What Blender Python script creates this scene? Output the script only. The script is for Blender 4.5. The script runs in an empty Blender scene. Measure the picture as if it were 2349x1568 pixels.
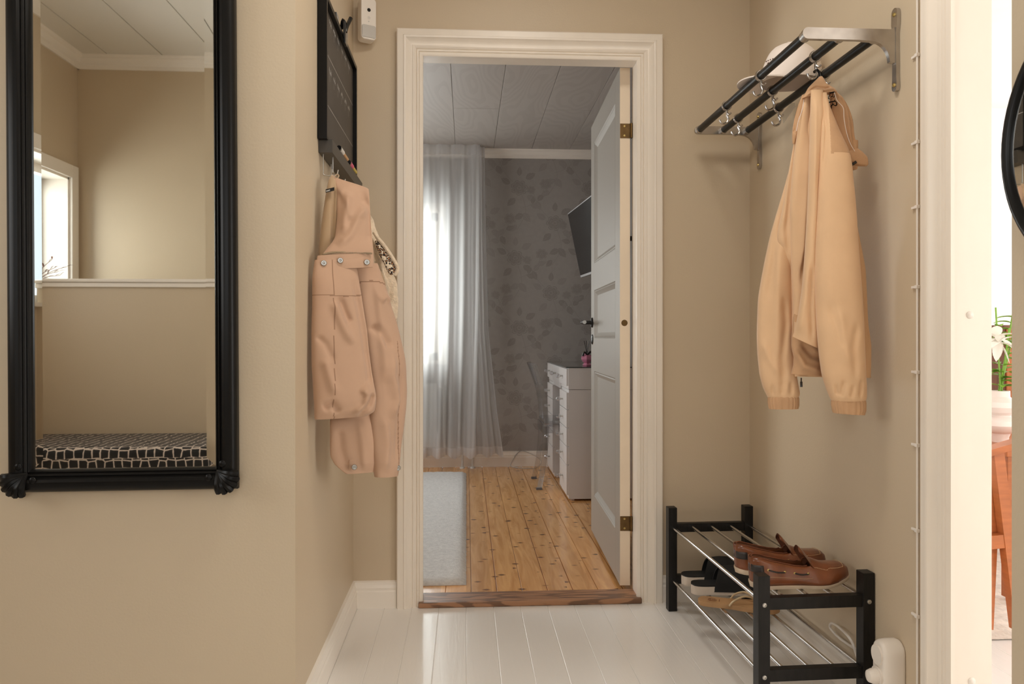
import bpy, bmesh, math, random
from mathutils import Vector, Matrix, noise
random.seed(7)
C = bpy.context.scene.collection
SC = bpy.context.scene
PI = math.pi

# ---------------------------------------------------------------- camera
F = 1750.0; TH = math.radians(3.43); CX = 1174.5; HY = 770.0; EYE = 0.985
cam_d = bpy.data.cameras.new('camera'); cam = bpy.data.objects.new('camera', cam_d); C.objects.link(cam)
cam_d.sensor_width = 36.0; cam_d.lens = F/2349*36.0; cam_d.shift_y = -14/2349; cam_d.clip_start = 0.02
cam.location = (0, 0, EYE); cam.rotation_euler = (PI/2, 0, -TH)
SC.camera = cam
# ---------------------------------------------------------------- world, lights, exposure
SC.view_settings.view_transform = 'Standard'; SC.view_settings.look = 'None'
SC.view_settings.gamma = 1.0; SC.view_settings.exposure = 0.5
SC.cycles.use_denoising = True
SC.cycles.max_bounces = 14; SC.cycles.diffuse_bounces = 8; SC.cycles.transparent_max_bounces = 24
SC.cycles.transmission_bounces = 10; SC.cycles.caustics_reflective = False; SC.cycles.sample_clamp_indirect = 6
w = bpy.data.worlds.new('sky'); SC.world = w; w.use_nodes = True
w.node_tree.nodes['Background'].inputs[0].default_value = (0.80, 0.90, 1.0, 1)
w.node_tree.nodes['Background'].inputs[1].default_value = 1.0

def area(name, loc, rot, sx, sy, e, col):
    l = bpy.data.lights.new(name, 'AREA'); l.shape = 'RECTANGLE'; l.size = sx; l.size_y = sy
    l.energy = e; l.color = col
    o = bpy.data.objects.new(name, l); C.objects.link(o); o.location = loc; o.rotation_euler = rot
    return o
# daylight entering through the windows (area lights stand just outside), plus two added fills
area('stair_window_daylight', (-3.00, -0.50, 1.60), (0, -PI/2, 0), 1.2, 1.1, 32, (1.0, 0.98, 0.95))
area('hall_back_fill', (-0.20, -1.25, 1.55), (PI/2, 0, 0), 1.1, 1.2, 5.5, (1.0, 0.98, 0.95))  # added frontal fill behind the camera; its window is made up
area('side_wall_fill', (-2.60, 0.95, 1.60), (0, -PI/2, 0), 1.0, 0.9, 9.5, (1.0, 0.97, 0.93))  # added unseen fill from the left wall, lifts the half wall; window made up
area('bedroom_window_daylight', (-0.74, 5.93, 1.38), (-PI/2, 0, 0), 1.10, 1.14, 18, (1.0, 0.985, 0.965))
area('bedroom_side_window_daylight', (-2.50, 4.3, 1.40), (0, -PI/2, 0), 1.2, 1.2, 24, (1.0, 0.97, 0.93))
area('living_window_daylight', (4.72, -1.0, 1.45), (0, PI/2, 0), 1.8, 2.2, 64, (1.0, 0.96, 0.90))
area('living_far_window_daylight', (4.72, 3.6, 1.45), (0, PI/2, 0), 1.8, 1.6, 42, (1.0, 0.96, 0.92))
area('hall_ceiling_lamp_glow', (0.25, 1.50, 2.55), (0, 0, 0), 0.45, 0.45, 8.5, (1.0, 0.93, 0.84))

# ---------------------------------------------------------------- projection helpers (photo pixel -> place in the room)
cT, sT = math.cos(TH), math.sin(TH)
def Pd(px, py, d):
    r = (px-CX)/F*d
    return Vector((r*cT + d*sT, d*cT - r*sT, EYE + (HY-py)/F*d))
def Py(px, py, Y):
    r = (px-CX)/F; return Pd(px, py, Y/(cT - r*sT))
def Px(px, py, X):
    r = (px-CX)/F; return Pd(px, py, X/(r*cT + sT))

# ---------------------------------------------------------------- materials
MATS = {}
def nodes(m): return m.node_tree.nodes, m.node_tree.links
def mat(name, col=(0.8, 0.8, 0.8), rough=0.5, metal=0.0, spec=0.5, var=0.0, vscale=6.0, bump=0.0, bscale=200.0,
        sheen=0.0, coat=0.0, trans=0.0, ior=1.45, stretch=None, emit=None, estr=0.0, bdist=0.0005):
    if name in MATS: return MATS[name]
    m = bpy.data.materials.new(name); m.use_nodes = True; n, l = nodes(m)
    b = n['Principled BSDF']; MATS[name] = m
    b.inputs['Base Color'].default_value = (*col, 1); b.inputs['Roughness'].default_value = rough
    b.inputs['Metallic'].default_value = metal; b.inputs['Specular IOR Level'].default_value = spec
    b.inputs['Sheen Weight'].default_value = sheen; b.inputs['Coat Weight'].default_value = coat
    b.inputs['Transmission Weight'].default_value = trans; b.inputs['IOR'].default_value = ior
    if emit: b.inputs['Emission Color'].default_value = (*emit, 1); b.inputs['Emission Strength'].default_value = estr
    tc = n.new('ShaderNodeTexCoord'); mp = n.new('ShaderNodeMapping'); l.new(tc.outputs['Object'], mp.inputs[0])
    if stretch: mp.inputs['Scale'].default_value = stretch
    if var > 0:
        t = n.new('ShaderNodeTexNoise'); t.inputs['Scale'].default_value = vscale; t.inputs['Detail'].default_value = 6
        l.new(mp.outputs[0], t.inputs['Vector'])
        r = n.new('ShaderNodeValToRGB'); l.new(t.outputs['Fac'], r.inputs[0])
        r.color_ramp.elements[0].position = 0.3; r.color_ramp.elements[1].position = 0.7
        r.color_ramp.elements[0].color = (*[c*(1-var) for c in col], 1); r.color_ramp.elements[1].color = (*[min(1, c*(1+var)) for c in col], 1)
        l.new(r.outputs[0], b.inputs['Base Color'])
    if bump > 0:
        t = n.new('ShaderNodeTexNoise'); t.inputs['Scale'].default_value = bscale; t.inputs['Detail'].default_value = 3
        l.new(mp.outputs[0], t.inputs['Vector'])
        bu = n.new('ShaderNodeBump'); bu.inputs['Strength'].default_value = bump; bu.inputs['Distance'].default_value = bdist
        l.new(t.outputs['Fac'], bu.inputs['Height']); l.new(bu.outputs[0], b.inputs['Normal'])
    return m
wall_m = mat('khaki_wall_paint', (0.575, 0.475, 0.345), 0.42, var=0.025, vscale=1.6, bump=0.25, bscale=170, bdist=0.0012)
white_m = mat('white_wall_paint', (0.86, 0.83, 0.80), 0.6, var=0.02, bump=0.1)
trim_m = mat('cream_trim_paint', (0.84, 0.775, 0.69), 0.32, var=0.03, vscale=9, bump=0.12, bscale=60, stretch=(1, 1, 0.3))
base_m = mat('white_baseboard_paint', (0.83, 0.78, 0.71), 0.35, bump=0.1, bscale=50)
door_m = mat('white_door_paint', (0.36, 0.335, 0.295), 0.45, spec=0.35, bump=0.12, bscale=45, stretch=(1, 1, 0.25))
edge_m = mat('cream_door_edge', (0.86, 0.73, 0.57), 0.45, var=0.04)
black_m = mat('black_lacquer', (0.006, 0.0055, 0.005), 0.33, coat=0.0, spec=0.22, bump=0.08, bscale=120)
rack_m = mat('black_stained_wood', (0.010, 0.009, 0.008), 0.42, spec=0.3, var=0.4, vscale=20, bump=0.15, bscale=90, stretch=(6, 6, 1))
chrome_m = mat('chrome_rod', (0.62, 0.60, 0.58), 0.16, 1.0, bump=0.05, bscale=80)
alu_m = mat('cast_aluminium', (0.50, 0.47, 0.44), 0.25, 1.0, var=0.12, vscale=25, bump=0.1, bscale=60)
brass_m = mat('aged_brass', (0.17, 0.105, 0.045), 0.38, 1.0, var=0.2, vscale=40)
brasslite_m = mat('brass_screw', (0.55, 0.42, 0.16), 0.3, 1.0)
steel_m = mat('steel', (0.50, 0.49, 0.46), 0.36, 1.0)
plastic_m = mat('white_plastic', (0.80, 0.75, 0.69), 0.35)
greyplastic_m = mat('grey_sensor_window', (0.52, 0.50, 0.47), 0.35)
glossblack_m = mat('gloss_black', (0.008, 0.008, 0.009), 0.12, coat=0.4)
tan_m = mat('tan_cotton', (0.70, 0.465, 0.275), 0.85, sheen=0.25, var=0.035, vscale=14, bump=0.25, bscale=900)
tan2_m = mat('tan_cotton_rib', (0.53, 0.32, 0.175), 0.85, sheen=0.2, var=0.06, vscale=30, bump=0.35, bscale=700)
pinktan_m = mat('rose_beige_canvas', (0.49, 0.312, 0.208), 0.8, sheen=0.2, var=0.04, vscale=9, bump=0.25, bscale=900)
seam_m = mat('rose_beige_seam', (0.30, 0.175, 0.11), 0.85)
lining_m = mat('beige_lining', (0.40, 0.275, 0.16), 0.75, sheen=0.3)
fleece_m = mat('cream_fleece', (0.74, 0.60, 0.44), 0.95, sheen=0.5, var=0.12, vscale=90, bump=1.0, bscale=260, bdist=0.003)
whitecloth_m = mat('white_cap_cotton', (0.80, 0.72, 0.66), 0.85, sheen=0.2, bump=0.2, bscale=600)
leather_m = mat('chestnut_leather', (0.190, 0.060, 0.022), 0.30, var=0.30, vscale=16, coat=0.25, bump=0.15, bscale=140)
leatherdk_m = mat('dark_leather_trim', (0.030, 0.024, 0.022), 0.42)
suede_m = mat('brown_suede_lining', (0.16, 0.052, 0.022), 0.85, var=0.2, vscale=40)
sole_m = mat('offwhite_rubber_sole', (0.66, 0.53, 0.39), 0.6, var=0.08, vscale=25, bump=0.2)
whitesole_m = mat('white_foam_sole', (0.60, 0.52, 0.44), 0.7, var=0.10, vscale=20)
slide_m = mat('black_slipper_fabric', (0.012, 0.012, 0.012), 0.75, bump=0.3, bscale=300)
flip_m = mat('tan_rubber', (0.46, 0.27, 0.13), 0.6, var=0.1, vscale=18)
flipmark_m = mat('tan_rubber_print', (0.28, 0.12, 0.055), 0.6)
gold_m = mat('pale_gold_strap', (0.62, 0.48, 0.30), 0.35, 0.3)
thread_m = mat('cream_thread', (0.62, 0.44, 0.25), 0.8)
board_m = mat('chalkboard_surface', (0.060, 0.052, 0.044), 0.5, var=0.1, vscale=8)
chalk_m = mat('chalk_mark', (0.62, 0.60, 0.57), 0.9)
chalkfaint_m = mat('faint_chalk_line', (0.19, 0.175, 0.16), 0.9)
shelfmetal_m = mat('dark_grey_metal', (0.055, 0.048, 0.040), 0.4, 0.2)
pink_m = mat('pink_marker', (0.80, 0.12, 0.25), 0.4)
yellow_m = mat('yellow_marker', (0.65, 0.52, 0.10), 0.4)
orange_m = mat('peach_marker_body', (0.62, 0.35, 0.16), 0.4)
whitepen_m = mat('white_marker', (0.78, 0.76, 0.72), 0.4)
desk_m = mat('white_lacquered_desk', (0.64, 0.62, 0.61), 0.35)
rad_m = mat('white_radiator', (0.66, 0.66, 0.64), 0.35)
rug_m = mat('light_wool_pile', (0.66, 0.65, 0.63), 0.95, sheen=0.4, var=0.13, vscale=60, bump=1.0, bscale=150, bdist=0.004)
shag_m = mat('cream_shag_pile', (0.66, 0.57, 0.49), 0.95, sheen=0.4, var=0.22, vscale=22, bump=1.0, bscale=60, bdist=0.006)
redwood_m = mat('orange_brown_wood', (0.42, 0.13, 0.04), 0.35, var=0.15, vscale=10, stretch=(1, 1, 6))
darkwood_m = mat('dark_brown_wood', (0.15, 0.055, 0.025), 0.4, var=0.3, vscale=12, stretch=(5, 5, 1))
greycush_m = mat('grey_cushion', (0.10, 0.10, 0.10), 0.9)
vase_m = mat('white_glazed_vase', (0.86, 0.78, 0.74), 0.3)
leaf_m = mat('lily_leaf', (0.22, 0.42, 0.05), 0.45, var=0.25, vscale=20)
petal_m = mat('white_lily_petal', (0.90, 0.88, 0.82), 0.6)
twig_m = mat('russet_twig', (0.16, 0.045, 0.02), 0.7)
pinkglass_m = mat('pink_glass', (0.55, 0.20, 0.30), 0.15, coat=0.5)
tvframe_m = mat('silver_screen_edge', (0.55, 0.55, 0.56), 0.35, 0.4)
tv_m = mat('dark_screen', (0.012, 0.011, 0.011), 0.25)
bench_frame_m = mat('bench_base', (0.05, 0.045, 0.04), 0.6)
mirror_m = mat('silvered_mirror', (0.86, 0.86, 0.83), 0.015, 1.0)
handle_m = mat('black_door_handle', (0.01, 0.01, 0.01), 0.3)

def clear_mat(name, tint, gl=0.12, rough=0.05):
    m = bpy.data.materials.new(name); m.use_nodes = True; n, l = nodes(m)
    for x in list(n):
        if x.type == 'BSDF_PRINCIPLED': n.remove(x)
    o = [x for x in n if x.type == 'OUTPUT_MATERIAL'][0]
    t = n.new('ShaderNodeBsdfTransparent'); t.inputs[0].default_value = (*tint, 1)
    g = n.new('ShaderNodeBsdfGlossy'); g.inputs['Roughness'].default_value = rough
    lw = n.new('ShaderNodeLayerWeight'); lw.inputs[0].default_value = 0.5
    pw = n.new('ShaderNodeMath'); pw.operation = 'POWER'; pw.inputs[1].default_value = 4.0; l.new(lw.outputs['Facing'], pw.inputs[0])
    ad = n.new('ShaderNodeMath'); ad.operation = 'MULTIPLY_ADD'; ad.inputs[1].default_value = 0.85; ad.inputs[2].default_value = gl+0.03; ad.use_clamp = True
    l.new(pw.outputs[0], ad.inputs[0])
    mx = n.new('ShaderNodeMixShader'); l.new(ad.outputs[0], mx.inputs[0]); l.new(t.outputs[0], mx.inputs[1]); l.new(g.outputs[0], mx.inputs[2])
    l.new(mx.outputs[0], o.inputs[0]); return m
pane_m = clear_mat('window_glass', (0.97, 0.99, 0.98), 0.0)
acrylic_m = clear_mat('clear_acrylic', (0.90, 0.905, 0.92), 0.15, 0.12)
crystal_m = clear_mat('crystal_knob_glass', (0.9, 0.9, 0.92), 0.3, 0.1)
plasticfilm_m = clear_mat('clear_plastic_sheet', (0.9, 0.88, 0.85), 0.12, 0.2)

def sheer_mat(name, fac, col):
    m = bpy.data.materials.new(name); m.use_nodes = True; n, l = nodes(m)
    for x in list(n):
        if x.type == 'BSDF_PRINCIPLED': n.remove(x)
    o = [x for x in n if x.type == 'OUTPUT_MATERIAL'][0]
    t = n.new('ShaderNodeBsdfTransparent'); t.inputs[0].default_value = (1, 1, 1, 1)
    d = n.new('ShaderNodeBsdfDiffuse'); d.inputs[0].default_value = (*col, 1)
    tr = n.new('ShaderNodeBsdfTranslucent'); tr.inputs[0].default_value = (*col, 1)
    a = n.new('ShaderNodeMixShader'); a.inputs[0].default_value = 0.8; l.new(d.outputs[0], a.inputs[1]); l.new(tr.outputs[0], a.inputs[2])
    lw = n.new('ShaderNodeLayerWeight'); lw.inputs[0].default_value = 0.35
    mp = n.new('ShaderNodeMapRange'); l.new(lw.outputs['Facing'], mp.inputs[0]); mp.inputs[3].default_value = fac; mp.inputs[4].default_value = min(1, fac+0.35)
    b = n.new('ShaderNodeMixShader'); l.new(mp.outputs[0], b.inputs[0]); l.new(t.outputs[0], b.inputs[1]); l.new(a.outputs[0], b.inputs[2])
    l.new(b.outputs[0], o.inputs[0]); return m
sheer_m = sheer_mat('sheer_curtain_voile', 0.66, (0.95, 0.955, 0.96))
hem_m = sheer_mat('curtain_hem_double_voile', 0.88, (0.93, 0.93, 0.94))

tagfilm_m = sheer_mat('translucent_plastic_sheet', 0.35, (0.8, 0.78, 0.74))
def board_floor_mat(name, kind):
    m = bpy.data.materials.new(name); m.use_nodes = True; n, l = nodes(m); b = n['Principled BSDF']
    tc = n.new('ShaderNodeTexCoord'); sx = n.new('ShaderNodeSeparateXYZ'); l.new(tc.outputs['Object'], sx.inputs[0])
    dv = n.new('ShaderNodeMath'); dv.operation = 'DIVIDE'; l.new(sx.outputs[0], dv.inputs[0]); dv.inputs[1].default_value = 0.0985
    ad = n.new('ShaderNodeMath'); ad.operation = 'ADD'; l.new(dv.outputs[0], ad.inputs[0]); ad.inputs[1].default_value = 20.0
    fl = n.new('ShaderNodeMath'); fl.operation = 'FLOOR'; l.new(ad.outputs[0], fl.inputs[0])
    wn = n.new('ShaderNodeTexWhiteNoise'); wn.noise_dimensions = '1D'; l.new(fl.outputs[0], wn.inputs['W'])
    cb = n.new('ShaderNodeCombineXYZ'); l.new(sx.outputs[0], cb.inputs[0]); 
    off = n.new('ShaderNodeMath'); off.operation = 'MULTIPLY_ADD'; l.new(wn.outputs[0], off.inputs[0]); off.inputs[1].default_value = 37.0; l.new(sx.outputs[1], off.inputs[2])
    l.new(off.outputs[0], cb.inputs[1]); l.new(wn.outputs[0], cb.inputs[2])
    mp = n.new('ShaderNodeMapping'); mp.inputs['Scale'].default_value = (1, 0.09, 3); l.new(cb.outputs[0], mp.inputs[0])
    gr = n.new('ShaderNodeTexNoise'); gr.inputs['Scale'].default_value = 26; gr.inputs['Detail'].default_value = 8; gr.inputs['Distortion'].default_value = 1.6
    l.new(mp.outputs[0], gr.inputs['Vector'])
    if kind == 'white':
        b.inputs['Base Color'].default_value = (0.84, 0.82, 0.79, 1); b.inputs['Roughness'].default_value = 0.23
        b.inputs['Coat Weight'].default_value = 0.2
        bu = n.new('ShaderNodeBump'); bu.inputs['Strength'].default_value = 0.55; bu.inputs['Distance'].default_value = 0.0012
        l.new(gr.outputs['Fac'], bu.inputs['Height']); l.new(bu.outputs[0], b.inputs['Normal'])
        return m
    # pine: base tone per board, soft grain, knots
    r = n.new('ShaderNodeValToRGB'); l.new(gr.outputs['Fac'], r.inputs[0])
    e = r.color_ramp.elements; e[0].position = 0.28; e[0].color = (0.60, 0.285, 0.095, 1); e[1].position = 0.72; e[1].color = (0.86, 0.48, 0.19, 1)
    hs = n.new('ShaderNodeHueSaturation'); l.new(r.outputs[0], hs.inputs['Color'])
    mr = n.new('ShaderNodeMapRange'); l.new(wn.outputs[0], mr.inputs[0]); mr.inputs[3].default_value = 0.82; mr.inputs[4].default_value = 1.15
    l.new(mr.outputs[0], hs.inputs['Value'])
    mp2 = n.new('ShaderNodeMapping'); mp2.inputs['Scale'].default_value = (1, 1.5, 9); l.new(cb.outputs[0], mp2.inputs[0])
    vo = n.new('ShaderNodeTexVoronoi'); vo.inputs['Scale'].default_value = 11.0; l.new(mp2.outputs[0], vo.inputs['Vector'])
    k = n.new('ShaderNodeValToRGB'); l.new(vo.outputs['Distance'], k.inputs[0])
    ke = k.color_ramp.elements; ke[0].position = 0.09; ke[0].color = (1, 1, 1, 1); ke[1].position = 0.22; ke[1].color = (0, 0, 0, 1)
    mx = n.new('ShaderNodeMix'); mx.data_type = 'RGBA'; l.new(k.outputs[0], mx.inputs['Factor']); l.new(hs.outputs[0], mx.inputs['A'])
    mx.inputs['B'].default_value = (0.15, 0.055, 0.018, 1)
    l.new(mx.outputs['Result'], b.inputs['Base Color']); b.inputs['Roughness'].default_value = 0.22; b.inputs['Coat Weight'].default_value = 0.25
    bu = n.new('ShaderNodeBump'); bu.inputs['Strength'].default_value = 0.15; bu.inputs['Distance'].default_value = 0.001
    l.new(gr.outputs['Fac'], bu.inputs['Height']); l.new(bu.outputs[0], b.inputs['Normal'])
    return m
whitefloor_m = board_floor_mat('white_painted_boards', 'white')
pine_m = board_floor_mat('varnished_pine_boards', 'pine')

def grain_mat(name, c0, c1, scale, stretch, rough=0.5, dist=6.0, wscale=3.0):
    m = bpy.data.materials.new(name); m.use_nodes = True; n, l = nodes(m); b = n['Principled BSDF']
    tc = n.new('ShaderNodeTexCoord'); mp = n.new('ShaderNodeMapping'); mp.inputs['Scale'].default_value = stretch; l.new(tc.outputs['Object'], mp.inputs[0])
    no = n.new('ShaderNodeTexNoise'); no.inputs['Scale'].default_value = scale; no.inputs['Detail'].default_value = 1.5; l.new(mp.outputs[0], no.inputs['Vector'])
    mu = n.new('ShaderNodeMath'); mu.operation = 'MULTIPLY'; l.new(no.outputs['Fac'], mu.inputs[0]); mu.inputs[1].default_value = wscale*10
    sn = n.new('ShaderNodeMath'); sn.operation = 'SINE'; l.new(mu.outputs[0], sn.inputs[0])
    fn = n.new('ShaderNodeTexNoise'); fn.inputs['Scale'].default_value = scale*14; fn.inputs['Detail'].default_value = 4; l.new(mp.outputs[0], fn.inputs['Vector'])
    ad = n.new('ShaderNodeMath'); ad.operation = 'MULTIPLY_ADD'; l.new(fn.outputs['Fac'], ad.inputs[0]); ad.inputs[1].default_value = 0.8; l.new(sn.outputs[0], ad.inputs[2])
    r = n.new('ShaderNodeValToRGB'); l.new(ad.outputs[0], r.inputs[0]); e = r.color_ramp.elements
    e[0].position = 0.0; e[0].color = (*c0, 1); e[1].position = 0.55; e[1].color = (*c1, 1)
    l.new(r.outputs[0], b.inputs['Base Color']); b.inputs['Roughness'].default_value = rough
    return m
panelceil_m = grain_mat('printed_wood_ceiling_panel', (0.425, 0.385, 0.35), (0.455, 0.415, 0.378), 2.2, (1.6, 0.42, 1), 0.45, wscale=13)
hallceil_m = mat('white_ceiling_boards', (0.72, 0.69, 0.63), 0.45)
threshold_m = grain_mat('worn_oak_threshold', (0.17, 0.085, 0.045), (0.37, 0.19, 0.10), 5.0, (0.9, 9, 4), 0.35, wscale=2.5)
paper_m = mat('grey_wallpaper_ground', (0.34, 0.312, 0.288), 0.75, var=0.03, vscale=30)
paperpat_m = mat('wallpaper_flower_print', (0.272, 0.247, 0.226), 0.7)
paperpat2_m = mat('wallpaper_leaf_print', (0.302, 0.275, 0.252), 0.7)

def leopard_mat(name, scale, thr, c_bg, c_sp, ring=False, stretch=(1, 1, 1)):
    m = bpy.data.materials.new(name); m.use_nodes = True; n, l = nodes(m); b = n['Principled BSDF']
    tc = n.new('ShaderNodeTexCoord'); mp = n.new('ShaderNodeMapping'); mp.inputs['Scale'].default_value = stretch; l.new(tc.outputs['Object'], mp.inputs[0])
    no = n.new('ShaderNodeTexNoise'); no.inputs['Scale'].default_value = scale*3.2; l.new(mp.outputs[0], no.inputs['Vector'])
    vo = n.new('ShaderNodeTexVoronoi'); vo.inputs['Scale'].default_value = scale; vo.inputs['Randomness'].default_value = 0.55; l.new(mp.outputs[0], vo.inputs['Vector'])
    ad = n.new('ShaderNodeMath'); ad.operation = 'MULTIPLY_ADD'; l.new(no.outputs['Fac'], ad.inputs[0]); ad.inputs[1].default_value = 0.35; l.new(vo.outputs['Distance'], ad.inputs[2])
    r = n.new('ShaderNodeValToRGB'); r.color_ramp.interpolation = 'CONSTANT'; l.new(ad.outputs[0], r.inputs[0]); e = r.color_ramp.elements
    if ring:
        e[0].color = (0.45, 0.22, 0.10, 1); e[0].position = 0; e[1].position = thr*0.66; e[1].color = (*c_sp, 1); x = e.new(thr); x.color = (*c_bg, 1)
    else:
        e[0].color = (*c_sp, 1); e[0].position = 0; e[1].position = thr; e[1].color = (*c_bg, 1)
    l.new(r.outputs[0], b.inputs['Base Color']); b.inputs['Roughness'].default_value = 0.85
    return m
def net_mat(name, scale, thr, c_bg, c_sp):
    m = bpy.data.materials.new(name); m.use_nodes = True; n, l = nodes(m); b = n['Principled BSDF']
    tc = n.new('ShaderNodeTexCoord'); no = n.new('ShaderNodeTexNoise'); no.inputs['Scale'].default_value = scale*2.6; l.new(tc.outputs['Object'], no.inputs['Vector'])
    vo = n.new('ShaderNodeTexVoronoi'); vo.feature = 'DISTANCE_TO_EDGE'; vo.inputs['Scale'].default_value = scale; vo.inputs['Randomness'].default_value = 0.28; l.new(tc.outputs['Object'], vo.inputs['Vector'])
    ad = n.new('ShaderNodeMath'); ad.operation = 'MULTIPLY_ADD'; l.new(no.outputs['Fac'], ad.inputs[0]); ad.inputs[1].default_value = 0.11; l.new(vo.outputs['Distance'], ad.inputs[2])
    r = n.new('ShaderNodeValToRGB'); r.color_ramp.interpolation = 'CONSTANT'; l.new(ad.outputs[0], r.inputs[0]); e = r.color_ramp.elements
    e[0].position = 0; e[0].color = (*c_bg, 1); e[1].position = thr; e[1].color = (*c_sp, 1)
    l.new(r.outputs[0], b.inputs['Base Color']); b.inputs['Roughness'].default_value = 0.85; return m
benchfab_m = net_mat('black_spotted_upholstery', 27, 0.118, (0.60, 0.51, 0.44), (0.012, 0.011, 0.010))
leopard_m = leopard_mat('leopard_print_fabric', 120, 0.70, (0.78, 0.66, 0.50), (0.02, 0.012, 0.01), True)

# ---------------------------------------------------------------- mesh helpers
def bx(bm, x0, x1, y0, y1, z0, z1, bev=0.0, M=None, mi=0):
    vs = [bm.verts.new((x, y, z)) for x in (x0, x1) for y in (y0, y1) for z in (z0, z1)]
    idx = [(0, 1, 3, 2), (4, 6, 7, 5), (0, 4, 5, 1), (2, 3, 7, 6), (0, 2, 6, 4), (1, 5, 7, 3)]
    fs = [bm.faces.new([vs[i] for i in f]) for f in idx]
    for f in fs: f.material_index = mi
    if bev > 0:
        es = list({e for f in fs for e in f.edges})
        r = bmesh.ops.bevel(bm, geom=es, offset=bev, segments=2, affect='EDGES', profile=0.5)
        nv = {v for f in r['faces'] for v in f.verts} | {v for v in vs if v.is_valid}
        for f in r['faces']: f.material_index = mi
        vs = list(nv)
    if M is not None:
        for v in vs:
            if v.is_valid: v.co = M @ v.co
    return vs
def tube(bm, pts, r, n=10, cap=True, mi=0, closed=False):
    pts = [Vector(p) for p in pts]; k = len(pts)
    rs = r if isinstance(r, (list, tuple)) else [r]*k
    rings = []; up = None
    for i in range(k):
        if closed: t = pts[(i+1) % k]-pts[i-1]
        else: t = pts[min(i+1, k-1)]-pts[max(i-1, 0)]
        t.normalize()
        if up is None: up = Vector((0, 0, 1)) if abs(t.z) < 0.9 else Vector((1, 0, 0))
        a = up-t*up.dot(t); a.normalize(); b = t.cross(a); up = a
        rings.append([bm.verts.new(pts[i]+(a*math.cos(2*PI*j/n)+b*math.sin(2*PI*j/n))*rs[i]) for j in range(n)])
    for i in range(k if closed else k-1):
        A, B = rings[i], rings[(i+1) % k]
        for j in range(n):
            f = bm.faces.new((A[j], A[(j+1) % n], B[(j+1) % n], B[j])); f.material_index = mi
    if cap and not closed:
        bm.faces.new(rings[0][::-1]).material_index = mi; bm.faces.new(rings[-1]).material_index = mi
def cyl(bm, a, b, r, n=20, mi=0): tube(bm, [a, b], r, n, True, mi)
def loft(bm, rings, cap0=True, cap1=True, closed=True, mi=0):
    R = [[bm.verts.new(p) for p in r] for r in rings]; n = len(R[0])
    for i in range(len(R)-1):
        for j in range(n if closed else n-1):
            f = bm.faces.new((R[i][j], R[i][(j+1) % n], R[i+1][(j+1) % n], R[i+1][j])); f.material_index = mi
    if closed and cap0: bm.faces.new(R[0][::-1]).material_index = mi
    if closed and cap1: bm.faces.new(R[-1]).material_index = mi
    return R
def lathe(bm, prof, c, n=32, axis='Z', mi=0):
    rings = []
    for r, h in prof:
        ring = []
        for j in range(n):
            a = 2*PI*j/n; p = (r*math.cos(a), r*math.sin(a), h)
            if axis == 'Y': p = (p[0], p[2], p[1])
            if axis == 'X': p = (p[2], p[0], p[1])
            ring.append(Vector(p)+Vector(c))
        rings.append(ring)
    loft(bm, rings, True, True, True, mi)
def cr(pts, k=8):
    pts = [Vector(p) for p in pts]; out = []
    for i in range(len(pts)-1):
        p0 = pts[max(i-1, 0)]; p1 = pts[i]; p2 = pts[i+1]; p3 = pts[min(i+2, len(pts)-1)]
        for j in range(k):
            t = j/k
            out.append(0.5*((2*p1)+(p2-p0)*t+(2*p0-5*p1+4*p2-p3)*t*t+(3*p1-p0-3*p2+p3)*t**3))
    out.append(pts[-1]); return out
def prism(bm, poly, d0, d1, axis='Y', mi=0):
    def P(u, v, d): return {'Y': (u, d, v), 'X': (d, u, v), 'Z': (u, v, d)}[axis]
    A = [bm.verts.new(P(u, v, d0)) for u, v in poly]; B = [bm.verts.new(P(u, v, d1)) for u, v in poly]; n = len(poly)
    bm.faces.new(A).material_index = mi; bm.faces.new(B[::-1]).material_index = mi
    for i in range(n): bm.faces.new((A[i], B[i], B[(i+1) % n], A[(i+1) % n])).material_index = mi
def sweep_frame(bm, prof, stations):
    """stations: list of functions (u,v)->3D point; prof: [(u,v)]"""
    rows = [[bm.verts.new(s(u, v)) for u, v in prof] for s in stations]
    for i in range(len(rows)-1):
        for j in range(len(prof)-1):
            bm.faces.new((rows[i][j], rows[i][j+1], rows[i+1][j+1], rows[i+1][j]))
    for r in (rows[0], rows[-1]):
        try: bm.faces.new(r)
        except Exception: pass

BASE = {}
def obj(name, bm, m, parent=None, smooth=True, local=False, ang=38, base=None, dbl=0):
    if dbl: bmesh.ops.remove_doubles(bm, verts=bm.verts, dist=dbl)
    bmesh.ops.recalc_face_normals(bm, faces=bm.faces)
    if smooth:
        a = math.radians(ang)
        for f in bm.faces: f.smooth = True
        for e in bm.edges:
            if len(e.link_faces) == 2 and e.calc_face_angle(0) > a: e.smooth = False
    L = Vector((0, 0, 0))
    if parent is not None:
        L = BASE.get(parent.name, L)
    else:
        if base is None:
            xs = [v.co for v in bm.verts]
            lo = [min(c[i] for c in xs) for i in range(3)]; hi = [max(c[i] for c in xs) for i in range(3)]
            L = Vector(((lo[0]+hi[0])/2, (lo[1]+hi[1])/2, lo[2]))
        else: L = Vector(base)
    if not local:
        for v in bm.verts: v.co -= L
    me = bpy.data.meshes.new(name); bm.to_mesh(me); bm.free()
    for x in (m if isinstance(m, (list, tuple)) else [m]): me.materials.append(x)
    o = bpy.data.objects.new(name, me); C.objects.link(o)
    if parent is not None: o.parent = parent
    else: o.location = L
    if smooth and len(me.vertices) < 4000:
        wn_ = o.modifiers.new('weighted_normals', 'WEIGHTED_NORMAL'); wn_.keep_sharp = True; wn_.weight = 60
    BASE[o.name] = L
    return o
def B(): return bmesh.new()
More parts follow.
